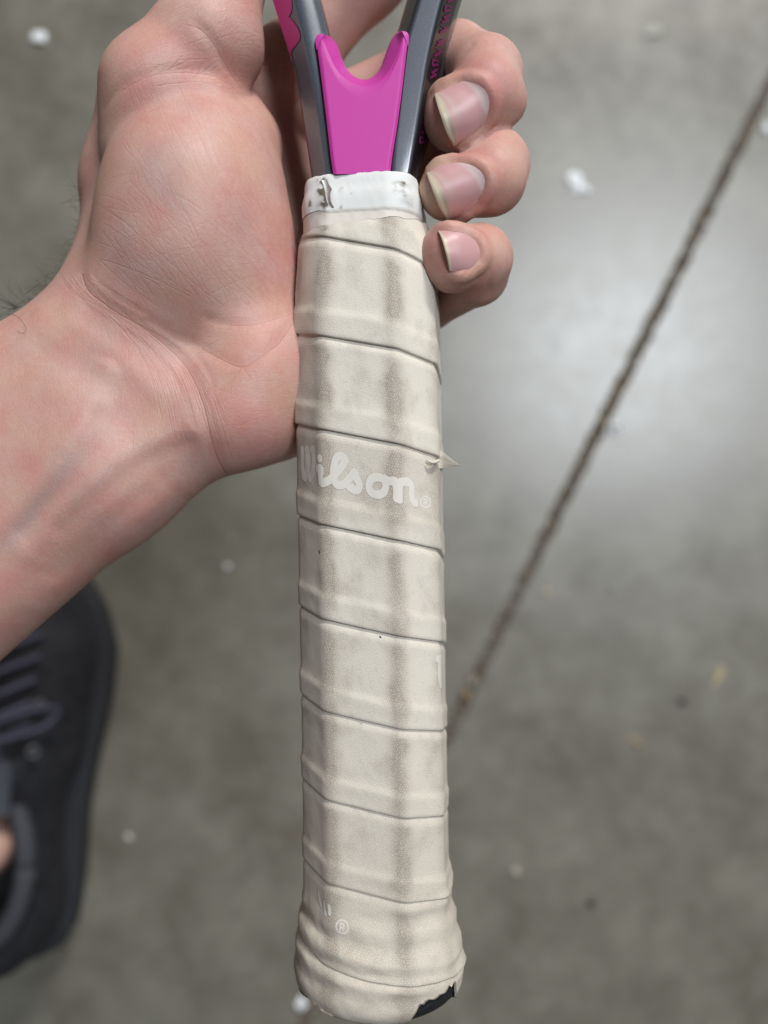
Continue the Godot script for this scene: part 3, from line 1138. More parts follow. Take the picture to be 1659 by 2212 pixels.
	# the rounded tips of the two lobes
	for tip in [[fa[0], lo, 60.0], [fa[-1], ri, 60.0]]:
		var c0 := ps.v.size()
		ps.v.append(at(tip[0].x, tip[0].y + 3.0, -3.25))
		var row := []
		for q in tip[1]:
			if q.y < tip[0].y + 30.0: row.append(q)
		for q in row: ps.v.append(at(q.x, q.y, -3.76))
		for q in row.size() - 1: ps.tri(c0, c0 + 1 + q, c0 + 2 + q)
	# the sloping rim of the notch, and the wall behind it
	var first := ps.v.size()
	var prof := [[0.0, -3.55], [0.12, -3.7], [0.8, -7.6], [0.97, -9.2], [1.0, -11.0], [1.0, -24.0]]
	for i in cols:
		for r in prof:
			var p: Vector2 = (fa[i] as Vector2).lerp(no[i], r[0])
			var ramp := sstep(0.0, 7.0, float(i)) * sstep(0.0, 7.0, float(cols - 1 - i))
			var deep: float = lerpf(-3.7, r[1], ramp) if r[1] > -10.0 else r[1]
			if r[1] < -12.0:
				p = Vector2(829.5, 1106) + (p - Vector2(829.5, 1106)) * ((D0 - -11.0 * 0.001) / (D0 - r[1] * 0.001))
			ps.v.append(at(p.x, p.y, deep))
	for i in cols - 1:
		for j in prof.size() - 1:
			var a: int = first + i * prof.size() + j
			ps.quad(a, a + 1, a + prof.size() + 1, a + prof.size())
	# the outer sides
	for sidepts in [lo, ri]:
		first = ps.v.size()
		for p in sidepts:
			ps.v.append(at(p.x, p.y, -3.75))
			ps.v.append(at(p.x, p.y, -5.0))
			ps.v.append(at(p.x, p.y, -20.0))
		for i in sidepts.size() - 1:
			for j in 2:
				var a: int = first + i * 3 + j
				ps.quad(a, a + 1, a + 4, a + 3)
	var pk := mat(srgb(190, 60, 155), 0.5, 0.0, 0.4)
	var pn := NoiseTexture2D.new()
	pn.noise = noise(9, 0.2, 2); pn.width = 256; pn.height = 256; pn.seamless = true
	pk.heightmap_enabled = true
	pk.heightmap_texture = pn
	pk.heightmap_scale = 0.0012
	pk.uv1_triplanar = true
	pk.uv1_scale = Vector3(60, 60, 60)
	part("throat_insert", make_mesh(ps, true, at(780, 250, -40)), pk, root)

# ------------------------------------------------------------------ the hand
const SKIN_N := 1536
const SKIN_W := 0.170
const SKIN_X0 := -0.108
const SKIN_Z0 := -0.128

func mm(u: float, v: float, h: float) -> Vector3:
	return at(u, v, h) * 1000.0

func skin_px(u: float, v: float) -> Vector2:
	var p := at(u, v, -3.0)
	return Vector2((p.x - SKIN_X0) / SKIN_W * SKIN_N, (p.z - SKIN_Z0) / SKIN_W * SKIN_N)

func hand_solid() -> Solid:
	var s := Solid.new()
	s.gk = [9.0, 2.0, 2.0, 2.0, 4.0]
	s.join_k = 0.6
	# forearm
	s.cone(mm(165, 800, -21), mm(-440, 1085, -23), 18.0, 22.0)
	s.cone(mm(190, 905, -19), mm(-400, 1300, -21), 18.5, 22.0)
	s.cone(mm(335, 962, -21), mm(233, 1024, -20.5), 16.0, 17.5)
	s.cone(mm(233, 1024, -20.5), mm(-440, 1585, -22), 17.5, 21.0)
	# wrist into the palm
	s.cone(mm(265, 740, -22), mm(430, 880, -21), 17.0, 16.5)
	s.cone(mm(330, 830, -24), mm(590, 500, -49), 16.0, 11.0)
	# heel of the palm beside the handle, and the palm going round behind it
	s.cone(mm(528, 895, -18), mm(556, 800, -19.5), 13.8, 13.6)
	s.cone(mm(556, 800, -19.5), mm(535, 640, -21), 13.6, 14.0)
	s.cone(mm(600, 892, -30), mm(670, 790, -46), 12.2, 10.5)
	s.cone(mm(590, 860, -36), mm(760, 570, -50), 13.0, 11.0)
	s.cone(mm(540, 720, -42), mm(720, 430, -51), 12.5, 11.0)
	s.cone(mm(460, 620, -42), mm(670, 290, -51), 12.5, 11.0)
	s.cone(mm(390, 560, -42), mm(600, 180, -50), 12.5, 11.0)
	# ball of the thumb
	s.egg(mm(412, 468, -14), Vector3(22.0, 19.5, 31.0))
	s.cone(mm(320, 640, -17), mm(410, 440, -13), 16.0, 18.0)
	s.cone(mm(420, 560, -15), mm(508, 565, -18), 17.0, 12.4)
	s.cone(mm(494, 330, -17), mm(512, 480, -17.5), 11.2, 11.4)
	# side of the hand behind it
	s.cone(mm(322, 190, -20), mm(300, 390, -30), 11.5, 11.5)
	s.cone(mm(330, 260, -27), mm(292, 400, -31), 11.0, 11.5)
	s.cone(mm(292, 400, -31), mm(290, 570, -29), 11.5, 13.0)
	s.cone(mm(290, 570, -29), mm(205, 760, -25), 13.0, 16.0)
	# thumb
	s.cone(mm(335, 195, -11), mm(330, 320, -15), 12.6, 13.0, 4)
	s.cone(mm(335, 195, -11), mm(452, 88, -12), 12.4, 12.9, 4)
	s.cone(mm(452, 88, -12), mm(472, 0, -12), 12.9, 9.8, 4)
	s.cone(mm(472, 0, -12), mm(540, -170, -14), 9.8, 9.8, 4)
	s.cone(mm(345, 260, -14), mm(430, 300, -15), 12.5, 14.0, 4)
	s.cone(mm(400, 180, -14), mm(440, 230, -15), 11.5, 11.5, 4)
	# web between thumb and first finger
	s.cone(mm(505, 262, -23), mm(528, 300, -24), 8.6, 8.6)
	s.cone(mm(460, 190, -30), mm(600, 190, -46), 9.0, 10.5)
	# first finger, behind the throat
	s.cone(mm(600, 175, -47), mm(800, -62, -37.5), 10.5, 9.2)
	s.cone(mm(800, -62, -37.5), mm(850, -140, -34), 9.2, 8.8)
	# second finger
	s.cone(mm(670, 285, -48), mm(900, 165, -41), 11.0, 9.2, 1)
	s.cone(mm(900, 165, -41), mm(988, 124, -27), 9.2, 8.4, 1)
	s.cone(mm(988, 124, -27), mm(1050, 163, -12.5), 8.4, 8.8, 1)
	s.cone(mm(1050, 163, -12.5), mm(1052, 204, -8.3), 8.8, 8.4, 1)
	s.cone(mm(1052, 204, -8.3), mm(983, 255, -8.0), 8.4, 7.3, 1)
	s.cone(mm(975, 225, -9.0), mm(983, 258, -8.0), 6.4, 7.2, 1)
	s.cone(mm(1088, 222, -9.5), mm(1008, 284, -10), 5.6, 4.8, 1)
	# third finger
	s.cone(mm(720, 430, -49), mm(930, 345, -41), 11.0, 9.0, 2)
	s.cone(mm(930, 345, -41), mm(1020, 330, -28), 9.0, 8.4, 2)
	s.cone(mm(1020, 330, -28), mm(1065, 359, -13.5), 8.4, 8.8, 2)
	s.cone(mm(1065, 359, -13.5), mm(1060, 388, -9.6), 8.8, 8.3, 2)
	s.cone(mm(1060, 388, -9.6), mm(968, 412, -8.6), 8.3, 7.2, 2)
	# little finger
	s.cone(mm(770, 570, -47), mm(925, 652, -36), 10.0, 7.6, 3)
	s.cone(mm(925, 652, -36), mm(1030, 592, -15), 7.6, 7.5, 3)
	s.cone(mm(1030, 592, -15), mm(1036, 560, -10), 7.7, 7.8, 3)
	s.cone(mm(1036, 556, -10), mm(972, 548, -5.4), 7.8, 6.7, 3)
	s.cone(mm(970, 536, -5.8), mm(977, 574, -6.0), 6.2, 6.5, 3)
	return s

# each nail: free edge and cuticle from the upper to the lower side, and the blending group of its finger
const NAILS := [
	[[Vector2(938, 204), Vector2(945, 228), Vector2(956, 262), Vector2(967, 292), Vector2(980, 317)], [Vector2(968, 189), Vector2(1003, 175), Vector2(1034, 180), Vector2(1055, 206), Vector2(1056, 240), Vector2(1044, 268), Vector2(1012, 296)], 1],
	[[Vector2(921, 374), Vector2(929, 396), Vector2(941, 428), Vector2(953, 455), Vector2(966, 476)], [Vector2(950, 359), Vector2(990, 351), Vector2(1024, 358), Vector2(1049, 380), Vector2(1049, 410), Vector2(1034, 433), Vector2(998, 463)], 2],
	[[Vector2(946, 499), Vector2(954, 516), Vector2(961, 540), Vector2(966, 562), Vector2(971, 586)], [Vector2(968, 498), Vector2(1000, 503), Vector2(1024, 517), Vector2(1037, 541), Vector2(1033, 564), Vector2(1016, 581), Vector2(990, 588)], 3],
]

func sample_curve(pts: Array, t: float) -> Vector2:
	var c := catmull(pts, 8)
	var x := t * (c.size() - 1)
	var i := mini(int(x), c.size() - 2)
	return (c[i] as Vector2).lerp(c[i + 1], x - i)

func drop(s: Solid, order: PackedInt32Array, u: float, v: float) -> float:
	# height of the skin's upper surface, mm
	var h := 12.0
	for i in 60:
		var d := s.value(mm(u, v, h), order)
		if d < 0.02: break
		h -= d * 0.9
		if h < -30.0: break
	return h

func seg_dist(p: Vector2, a: Vector2, b: Vector2) -> float:
	var ab := b - a
	var t := clampf((p - a).dot(ab) / maxf(ab.length_squared(), 1e-9), 0.0, 1.0)
	return (p - a - ab * t).length()

func build_hand() -> void:
	var root := thing("person", "bare left hand and forearm of a person gripping the racket handle", "person", at(-200, 1150, -60))
	var s := hand_solid()
	var order := s.all()
	# --- nails first: they lie on the smooth fingertips; then folds of skin are added round them
	var nail_shapes := []
	for nl in NAILS:
		var rows := 15
		var cols := 15
		var own := PackedInt32Array()
		for i in order:
			if s.group[i] == nl[2]: own.append(i)
		var hs := []
		var uvs := []
		for i in cols:
			var w := float(i) / (cols - 1)
			var e := sample_curve(nl[0], w)
			var c := sample_curve(nl[1], w)
			var hcol := []
			var ucol := []
			for j in rows:
				var sh := float(j) / (rows - 1)
				var p := e.lerp(c, sh)
				ucol.append(p)
				hcol.append(drop(s, own, p.x, p.y))
			# straighten the free end
			var j0 := 5
			for j in j0:
				var slope: float = (hcol[j0] - hcol[j0 + 4]) / 4.0
				var straight: float = hcol[j0] + slope * (j0 - j) * 0.8
				hcol[j] = lerpf(hcol[j], straight, 0.8)
			hs.append(hcol)
			uvs.append(ucol)
		# even out
		for pass_ in 3:
			for i in range(1, cols - 1):
				for j in range(1, rows - 1):
					hs[i][j] = (hs[i - 1][j] + hs[i + 1][j] + hs[i][j - 1] + hs[i][j + 1] + 2.0 * hs[i][j]) / 6.0
		var sp := Shape.new()
		for side in 2:
			for i in cols:
				for j in rows:
					var sh := float(j) / (rows - 1)
					var w := float(i) / (cols - 1) * 2.0 - 1.0
					var p: Vector2 = uvs[i][j]
					var lift := lerpf(0.60, 0.30, sstep(0.0, 0.9, sh)) + 0.25 * (1.0 - w * w) - (0.5 if side else 0.0) * (1.0 if sh < 0.5 else 1.0)
					sp.v.append(at(p.x, p.y, hs[i][j] + lift))
					# colours: pale free edge with a grey line, pink bed, white half-moon
					var bed := Color(0.585, 0.315, 0.315)
					var tip := Color(0.58, 0.49, 0.37)
					var edge_at := 0.15 if nl[2] != 3 else 0.10
					edge_at += 0.03 * w * w
					var c := tip.lerp(bed, sstep(edge_at - 0.02, edge_at + 0.07, sh))
					if nl[2] != 3:
						c = c.lerp(Color(0.30, 0.26, 0.20), 0.75 * exp(-pow((sh - edge_at + 0.01) / 0.025, 2.0)) * sstep(-0.4, 0.3, w))
						c = c.lerp(Color(0.60, 0.47, 0.42), 0.6 * exp(-pow((sh - 0.30) / 0.06, 2.0)) * (1.0 - sstep(-0.3, 0.5, w)))
						var moon := Vector2((sh - 1.03) / 0.24, (w + 0.1) / 0.62).length()
						c = c.lerp(Color(0.66, 0.54, 0.52), 0.7 * (1.0 - sstep(0.75, 1.0, moon)))
					sp.col.append(c)
		for side in 2:
			for i in cols - 1:
				for j in rows - 1:
					var a := side * cols * rows + i * rows + j
					if side == 0: sp.quad(a, a + rows, a + rows + 1, a + 1)
					else: sp.quad(a, a + 1, a + rows + 1, a + rows)
		var half := cols * rows
		for i in cols - 1:
			var a := i * rows
			sp.quad(a, half + a, half + a + rows, a + rows)
		nail_shapes.append(sp)
		# folds of skin along the sides and the cuticle
		var fold := []
		var g: int = nl[2]
		for i in range(0, 17):
			var w := i / 16.0
			var c := sample_curve(nl[1], w)
			var e := sample_curve(nl[0], w)
			var out := (c - e).normalized()
			if w < 0.18 or w > 0.82:
				var mid := (sample_curve(nl[1], 0.5) + sample_curve(nl[0], 0.5)) * 0.5
				out = (c - mid).normalized()
			var q := c + out * 9.0
			var h := drop(s, own, q.x, q.y)
			fold.append(mm(q.x, q.y, h - 0.62))
		# the folds run a little way along both sides
		for f in [0.0, 1.0]:
			var c := sample_curve(nl[1], f)
			var e := sample_curve(nl[0], f)
			var mid := (sample_curve(nl[1], 0.5) + sample_curve(nl[0], 0.5)) * 0.5
			var q := c.lerp(e, 0.55) + ((c.lerp(e, 0.5)) - mid).normalized() * 7.0
			var h := drop(s, own, q.x, q.y)
			var pt := mm(q.x, q.y, h - 0.75)
			if f == 0.0: fold.push_front(pt)
			else: fold.append(pt)
		for i in fold.size() - 1:
			var inner: float = 0.75
			s.cone(fold[i], fold[i + 1], inner if i > 0 else 0.7, inner if i < fold.size() - 2 else 0.7, g)
	var got := net(s, 0.65)
	var pos: PackedVector3Array = got[0]
	var nor: PackedVector3Array = got[1]
	# --- relief: grooves (depth below 0) and ridges along measured lines: [depth mm, width mm, points]
	var lines := [
		[-0.32, 1.9, [[171, 586], [193, 628], [252, 676], [315, 713], [382, 772], [418, 825], [443, 892], [455, 973], [468, 1040]]],
		[-0.14, 0.9, [[205, 600], [262, 652], [330, 690], [400, 740], [440, 790], [466, 850]]],
		[-0.14, 0.9, [[160, 610], [190, 660], [250, 700], [310, 740], [362, 795], [398, 850], [420, 920]]],
		[-0.26, 1.3, [[621, 660], [580, 684], [540, 698], [495, 700], [450, 690]]],
		[-0.30, 1.5, [[625, 680], [600, 735], [558, 772], [522, 793], [477, 775], [430, 748], [380, 725], [330, 700]]],
		[-0.3, 0.9, [[522, 793], [480, 838], [455, 880]]],
		[-0.35, 1.4, [[516, 168], [490, 140], [462, 104], [440, 85]]],
		[-0.30, 1.3, [[516, 178], [470, 163], [420, 166], [380, 175], [330, 190], [270, 215], [225, 232]]],
		[-0.4, 1.2, [[536, 217], [505, 192], [490, 170]]],
		[0.55, 3.2, [[60, 1190], [130, 1120], [200, 1062], [262, 1005], [320, 960], [372, 942], [410, 925]]],
		[-0.40, 2.4, [[130, 1140], [190, 1092], [252, 1042], [315, 992], [373, 964], [400, 955]]],
		[-0.35, 2.4, [[100, 1245], [166, 1200], [215, 1150], [265, 1110], [306, 1070]]],
		[0.8, 3.2, [[-20, 1165], [60, 1085], [130, 1020], [180, 940], [212, 850], [235, 800]]],
		[-0.4, 2.6, [[60, 1150], [110, 1090], [165, 1015], [195, 950], [215, 905]]],
		[0.6, 3.2, [[60, 1320], [150, 1235], [240, 1160], [330, 1085], [400, 1040]]],
		[-0.4, 3.2, [[100, 750], [160, 785], [230, 830]]],
		[0.4, 3.0, [[160, 700], [220, 745], [290, 800], [340, 845]]],
		[-0.4, 1.0, [[980, 640], [1010, 641], [1040, 632], [1060, 612]]],
		[-0.3, 0.9, [[958, 150], [985, 118], [1020, 90]]],
	]
	var segs := []
	for l in lines:
		var pts := []
		for p in l[2]: pts.append(Vector2(at(p[0], p[1], -4.0).x, at(p[0], p[1], -4.0).z) * 1000.0)
		pts = catmull(pts, 3)
		for i in pts.size() - 1:
			segs.append([l[0], l[1], pts[i], pts[i + 1]])
	# each line's own bucket of small squares, so that only near ones are tried
	var buckets := {}
	for i in segs.size():
		var sg = segs[i]
		var lo: Vector2 = sg[2].min(sg[3]) - Vector2.ONE * sg[1] * 2.4
		var hi: Vector2 = sg[2].max(sg[3]) + Vector2.ONE * sg[1] * 2.4
		for bx in range(int(floor(lo.x / 5.0)), int(floor(hi.x / 5.0)) + 1):
			for by in range(int(floor(lo.y / 5.0)), int(floor(hi.y / 5.0)) + 1):
				var key := Vector2i(bx, by)
				if not buckets.has(key): buckets[key] = []
				buckets[key].append(i)
	# --- colour of the skin: patches [u, v, radius, radius, turn, strength, colour]
	var red := Color(0.53, 0.190, 0.170)
	var pale := Color(0.62, 0.46, 0.41)
	var blue := Color(0.41, 0.30, 0.295)
	var yellow := Color(0.57, 0.375, 0.255)
	var patches := [
		[530, 770, 60, 45, 0, 0.45, red], [600, 560, 40, 110, 0, 0.4, red], [580, 840, 50, 80, 0, 0.15, red], [520, 900, 60, 60, 0, 0.35, red], [560, 950, 70, 40, 0, 0.3, red],
		[600, 860, 40, 60, 0, 0.4, yellow], [470, 980, 18, 60, 0, 0.25, red],
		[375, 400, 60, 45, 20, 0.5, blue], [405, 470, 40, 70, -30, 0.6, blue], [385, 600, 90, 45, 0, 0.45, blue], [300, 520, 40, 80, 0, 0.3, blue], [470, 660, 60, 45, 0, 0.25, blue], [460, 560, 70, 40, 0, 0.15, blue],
		[430, 130, 120, 60, 0, 0.22, red], [480, 160, 60, 40, 0, 0.3, red], [330, 210, 120, 20, -20, 0.3, red], [440, 320, 90, 60, 0, 0.12, pale], [420, 50, 60, 60, 0, 0.25, pale],
		[300, 480, 50, 120, 0, 0.1, yellow], [240, 330, 30, 120, 0, 0.3, yellow],
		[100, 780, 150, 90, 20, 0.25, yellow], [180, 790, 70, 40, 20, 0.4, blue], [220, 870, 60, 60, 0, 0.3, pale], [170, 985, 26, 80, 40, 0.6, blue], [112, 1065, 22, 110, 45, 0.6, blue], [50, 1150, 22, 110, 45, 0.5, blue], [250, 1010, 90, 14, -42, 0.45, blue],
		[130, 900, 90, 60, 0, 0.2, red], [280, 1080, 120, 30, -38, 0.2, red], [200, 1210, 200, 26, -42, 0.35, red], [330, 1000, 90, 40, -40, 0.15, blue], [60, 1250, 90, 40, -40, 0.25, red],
		[1062, 215, 34, 70, 0, 0.65, red], [1010, 160, 60, 26, -15, 0.5, red], [1060, 130, 60, 50, 0, 0.2, red], [930, 250, 26, 60, -10, 0.7, yellow], [960, 170, 34, 30, 0, 0.55, yellow], [1105, 120, 30, 40, 0, 0.35, pale],
		[1062, 395, 34, 70, 0, 0.65, red], [1000, 340, 60, 16, -5, 0.45, red], [1090, 400, 40, 60, 0, 0.25, red], [915, 420, 26, 60, -10, 0.75, yellow], [935, 355, 36, 24, 0, 0.6, yellow], [1100, 330, 40, 40, 0, 0.25, pale],
		[1045, 545, 30, 60, 0, 0.55, red], [935, 545, 30, 50, 0, 0.7, red], [1000, 600, 60, 26, 0, 0.4, red], [950, 490, 30, 16, 0, 0.4, yellow], [1000, 605, 30, 10, 0, 0.25, yellow], [1085, 530, 30, 50, 0, 0.3, pale], [1000, 670, 80, 40, 0, 0.3, red],
		[610, 200, 70, 90, 0, 0.2, red], [770, 60, 60, 60, 0, 0.2, red],
	]
	var pset := []
	for p in patches:
		var c := at(p[0], p[1], -4.0) * 1000.0
		pset.append([Vector2(c.x, c.z), Vector2(p[2], p[3]) * 0.1095, cos(deg_to_rad(p[4])), sin(deg_to_rad(p[4])), p[5], p[6]])
	var base := Color(0.575, 0.325, 0.276)
	var mott := noise(51, 0.09, 3)
	var mott2 := noise(52, 0.5, 2)
	var mott3 := noise(53, 0.055, 2)
	var sh := Shape.new()
	sh.v.resize(pos.size())
	sh.uv.resize(pos.size())
	sh.col.resize(pos.size())
	for i in pos.size():
		var p := pos[i]
		var n := nor[i]
		var q := Vector2(p.x, p.z)
		if n.y > -0.2:
			var key := Vector2i(int(floor(q.x / 5.0)), int(floor(q.y / 5.0)))
			if buckets.has(key) and p.y > (CAM_H - D0) * 1000.0 - 26.0:
				var lo := 0.0
				var hi := 0.0
				for k in buckets[key]:
					var sg = segs[k]
					var d := seg_dist(q, sg[2], sg[3]) / float(sg[1])
					if d < 2.4:
						var e: float = sg[0] * exp(-d * d)
						lo = minf(lo, e)
						hi = maxf(hi, e)
				p += n * (lo + hi) * clampf(n.y + 0.3, 0.0, 1.0)
		var c := base
		if n.y > -0.5:
			for pt in pset:
				var dq: Vector2 = q - pt[0]
				var rx: float = (dq.x * pt[2] + dq.y * pt[3]) / pt[1].x
				var ry: float = (-dq.x * pt[3] + dq.y * pt[2]) / pt[1].y
				var e := rx * rx + ry * ry
				if e < 4.0:
					c = c.lerp(pt[5], pt[4] * exp(-e * 1.1))
		var m := mott.get_noise_3dv(p) * 0.8 + mott2.get_noise_3dv(p) * 0.4
		c = c.lerp(red, clampf(m, 0.0, 1.0) * 0.55).lerp(pale, clampf(-m, 0.0, 1.0) * 0.5)
		var m2 := mott3.get_noise_3dv(p)
		c = c.lerp(yellow, clampf(m2, 0.0, 1.0) * 0.45).lerp(blue, clampf(-m2 - 0.1, 0.0, 1.0) * 0.35)
		sh.col[i] = c
		sh.v[i] = p * 0.001
		sh.uv[i] = Vector2((p.x * 0.001 - SKIN_X0) / SKIN_W, (p.z * 0.001 - SKIN_Z0) / SKIN_W)
	sh.idx = got[2]
	part("hand_and_forearm", make_mesh(sh, true), skin_material(), root)
	var nm := mat(Color.WHITE, 0.38, 0.0, 0.45)
	nm.vertex_color_use_as_albedo = true
	nm.subsurf_scatter_enabled = true
	nm.subsurf_scatter_strength = 0.08
	for sp in nail_shapes:
		part("fingernail", make_mesh(sp, true, at(1010, 400, -14)), nm, root)
	# --- dark curly hairs along the thumb side of the wrist
	var hair := Shape.new()
	var roots := [[182, 405], [180, 440], [176, 480], [172, 510], [168, 535], [160, 560], [150, 580], [135, 592], [110, 612], [85, 632], [60, 646], [30, 660], [212, 205], [206, 260]]
	for i in 120:
		var ri := rng.randi() % 12 if i < 112 else 12 + rng.randi() % 2
		var b = roots[ri]
		var nb = roots[mini(ri + 1, roots.size() - 1)] if ri < 11 else roots[ri]
		var t := rng.randf()
		var p := at(lerpf(b[0], nb[0], t) + 9.0, lerpf(b[1], nb[1], t) + 5.0, rng.randf_range(-30.0, -20.0))
		var d := Vector3(-0.8 + rng.randf_range(-0.3, 0.3), rng.randf_range(0.0, 0.5), rng.randf_range(-0.7, 0.5)).normalized()
		var bend := Vector3(rng.randf_range(-1, 1), rng.randf_range(-0.4, 0.4), rng.randf_range(-1, 1)) * 0.30
		var length := rng.randf_range(0.0035, 0.0085) if ri < 12 else 0.002
		var pts := [p]
		var rad := []
		for j in 12:
			rad.append(0.00005 * (1.0 - j / 14.0))
			if j < 11:
				d = (d + bend * 0.75).normalized()
				p += d * length / 11.0
				pts.append(p)
		tube(hair, pts, rad, 4)
	# two long hairs that lie on the wrist
	for hp in [[[0, 690], [12, 682], [30, 681], [48, 692], [60, 712], [52, 722], [40, 716]], [[55, 640], [75, 625], [88, 616], [80, 606]]]:
		var pts := []
		for q in hp: pts.append(at(q[0], q[1], -4.0) + Vector3(0, 0.0009, 0))
		pts = catmull(pts, 4)
		var rad := []
		for q in pts: rad.append(0.00004)
		tube(hair, pts, rad, 4)
	var ho := part("arm_hair", make_mesh(hair), mat(srgb(52, 42, 36), 0.5), root)
	ho.set_meta("kind", "stuff")
	# --- the ankle in the shoe
	var leg := Solid.new()
	leg.gk = [15.0]
	leg.join_k = 5.0
	leg.cone(Vector3(-284, 60, 222), Vector3(-288, 130, 226), 33, 30)
	leg.cone(Vector3(-288, 130, 226), Vector3(-345, 330, 270), 30, 42)
	leg.egg(Vector3(-256, 88, 218), Vector3(13, 15, 14))
	var lg := net(leg, 4.0)
	var ls := Shape.new()
	for p in lg[0]:
		ls.v.append(p * 0.001)
	ls.idx = lg[2]
	var lm := mat(Color(0.53, 0.33, 0.27).linear_to_srgb(), 0.55)
	part("ankle", make_mesh(ls), lm, root)

func skin_material() -> StandardMaterial3D:
	var hgt := Sheet.new(SKIN_N, SKIN_N)      # grooves, 0 to 1
	var n := SKIN_N
	var hatch := func(count: int, box: Rect2, angle: float, spread: float, length: Vector2, bend: float, strength: Vector2, width: float):
		for i in count:
			var c := skin_px(box.position.x + rng.randf() * box.size.x, box.position.y + rng.randf() * box.size.y)
			var a := deg_to_rad(angle + rng.randfn() * spread)
			var l := rng.randf_range(length.x, length.y) * n / 1536.0
			var pts := []
			var p := c - Vector2(cos(a), sin(a)) * l * 0.5
			var turn := rng.randf_range(-bend, bend)
			var amt := rng.randf_range(strength.x, strength.y)
			for j in 9:
				pts.append(p)
				a += turn / 8.0 + rng.randf_range(-0.04, 0.04)
				p += Vector2(cos(a), sin(a)) * l / 8.0
			hgt.line(pts, width * 0.5, amt, width, 1.2)
	# ball of the thumb: long steep lines, crossed by flatter ones
	hatch.call(150, Rect2(290, 190, 320, 440), 64, 6, Vector2(50, 160), 0.2, Vector2(0.10, 0.30), 1.3)
	hatch.call(80, Rect2(240, 170, 330, 430), -20, 7, Vector2(40, 110), 0.25, Vector2(0.08, 0.24), 1.3)
	hatch.call(110, Rect2(250, 440, 340, 220), 40, 8, Vector2(40, 130), 0.25, Vector2(0.08, 0.28), 1.3)
	# thumb: fine oblique lines
	hatch.call(170, Rect2(300, -10, 280, 190), -32, 10, Vector2(30, 90), 0.25, Vector2(0.10, 0.34), 1.0)
	hatch.call(120, Rect2(430, 0, 150, 150), -62, 10, Vector2(20, 60), 0.2, Vector2(0.12, 0.3), 1.0)
	# wrist: many lines along the bend
	for i in 170:
		var o := rng.randf_range(-150.0, 60.0)
		var pts := []
		var f0 := rng.randf_range(0.0, 0.6)
		var f1 := f0 + rng.randf_range(0.15, 0.4)
		var curve := [Vector2(171, 591), Vector2(252, 676), Vector2(315, 712), Vector2(382, 775), Vector2(425, 840), Vector2(450, 920), Vector2(466, 1023)]
		for j in 12:
			var q := sample_curve(curve, clampf(lerpf(f0, f1, j / 11.0), 0.0, 1.0)) + Vector2(o * 0.75, -o * 0.35 * -1.0) * 1.0
			pts.append(skin_px(q.x + rng.randf_range(-0.8, 0.8), q.y + rng.randf_range(-0.8, 0.8)))
		hgt.line(pts, 0.6, rng.randf_range(0.12, 0.48), 1.1, 1.2)
	# forearm: short lines across it
	hatch.call(900, Rect2(-20, 660, 420, 560), 78, 16, Vector2(16, 60), 0.3, Vector2(0.06, 0.22), 0.9)
	hatch.call(300, Rect2(-20, 660, 420, 560), -20, 20, Vector2(10, 40), 0.3, Vector2(0.05, 0.15), 0.9)
	# heel of the palm
	hatch.call(140, Rect2(450, 680, 190, 320), -12, 14, Vector2(20, 70), 0.3, Vector2(0.08, 0.26), 0.9)
	hatch.call(60, Rect2(450, 700, 180, 280), 80, 14, Vector2(20, 60), 0.3, Vector2(0.08, 0.24), 0.9)
	# fingers: lines across the joints, wrinkles beside the nails
	hatch.call(40, Rect2(1060, 90, 70, 150), 68, 12, Vector2(10, 36), 0.3, Vector2(0.08, 0.22), 0.9)
	hatch.call(40, Rect2(1080, 300, 60, 130), 82, 10, Vector2(10, 36), 0.3, Vector2(0.08, 0.26), 0.9)
	hatch.call(40, Rect2(1050, 490, 50, 130), 80, 12, Vector2(10, 30), 0.3, Vector2(0.08, 0.2), 0.9)
	hatch.call(30, Rect2(960, 90, 120, 60), -25, 10, Vector2(14, 40), 0.3, Vector2(0.06, 0.2), 0.9)
	hatch.call(40, Rect2(700, 0, 130, 120), 40, 8, Vector2(14, 40), 0.4, Vector2(0.1, 0.25), 0.9)
	# thin pale streaks between the lines
	var dark_lines := hgt
	var pale_lines := Sheet.new(SKIN_N, SKIN_N)
	hgt = pale_lines
	for st in [[110, Rect2(300, 170, 300, 430), 66.0], [80, Rect2(260, 400, 320, 240), 42.0], [60, Rect2(300, 0, 260, 200), -34.0], [120, Rect2(0, 700, 400, 460), 76.0]]:
		for i in st[0]:
			var c := skin_px(st[1].position.x + rng.randf() * st[1].size.x, st[1].position.y + rng.randf() * st[1].size.y)
			var a := deg_to_rad(st[2] + rng.randfn() * 7.0)
			var l := rng.randf_range(14.0, 60.0)
			pale_lines.line([c - Vector2(cos(a), sin(a)) * l, c, c + Vector2(cos(a + 0.12), sin(a + 0.12)) * l], 0.5, rng.randf_range(0.2, 0.9), 1.2, 1.2)
	hgt = dark_lines
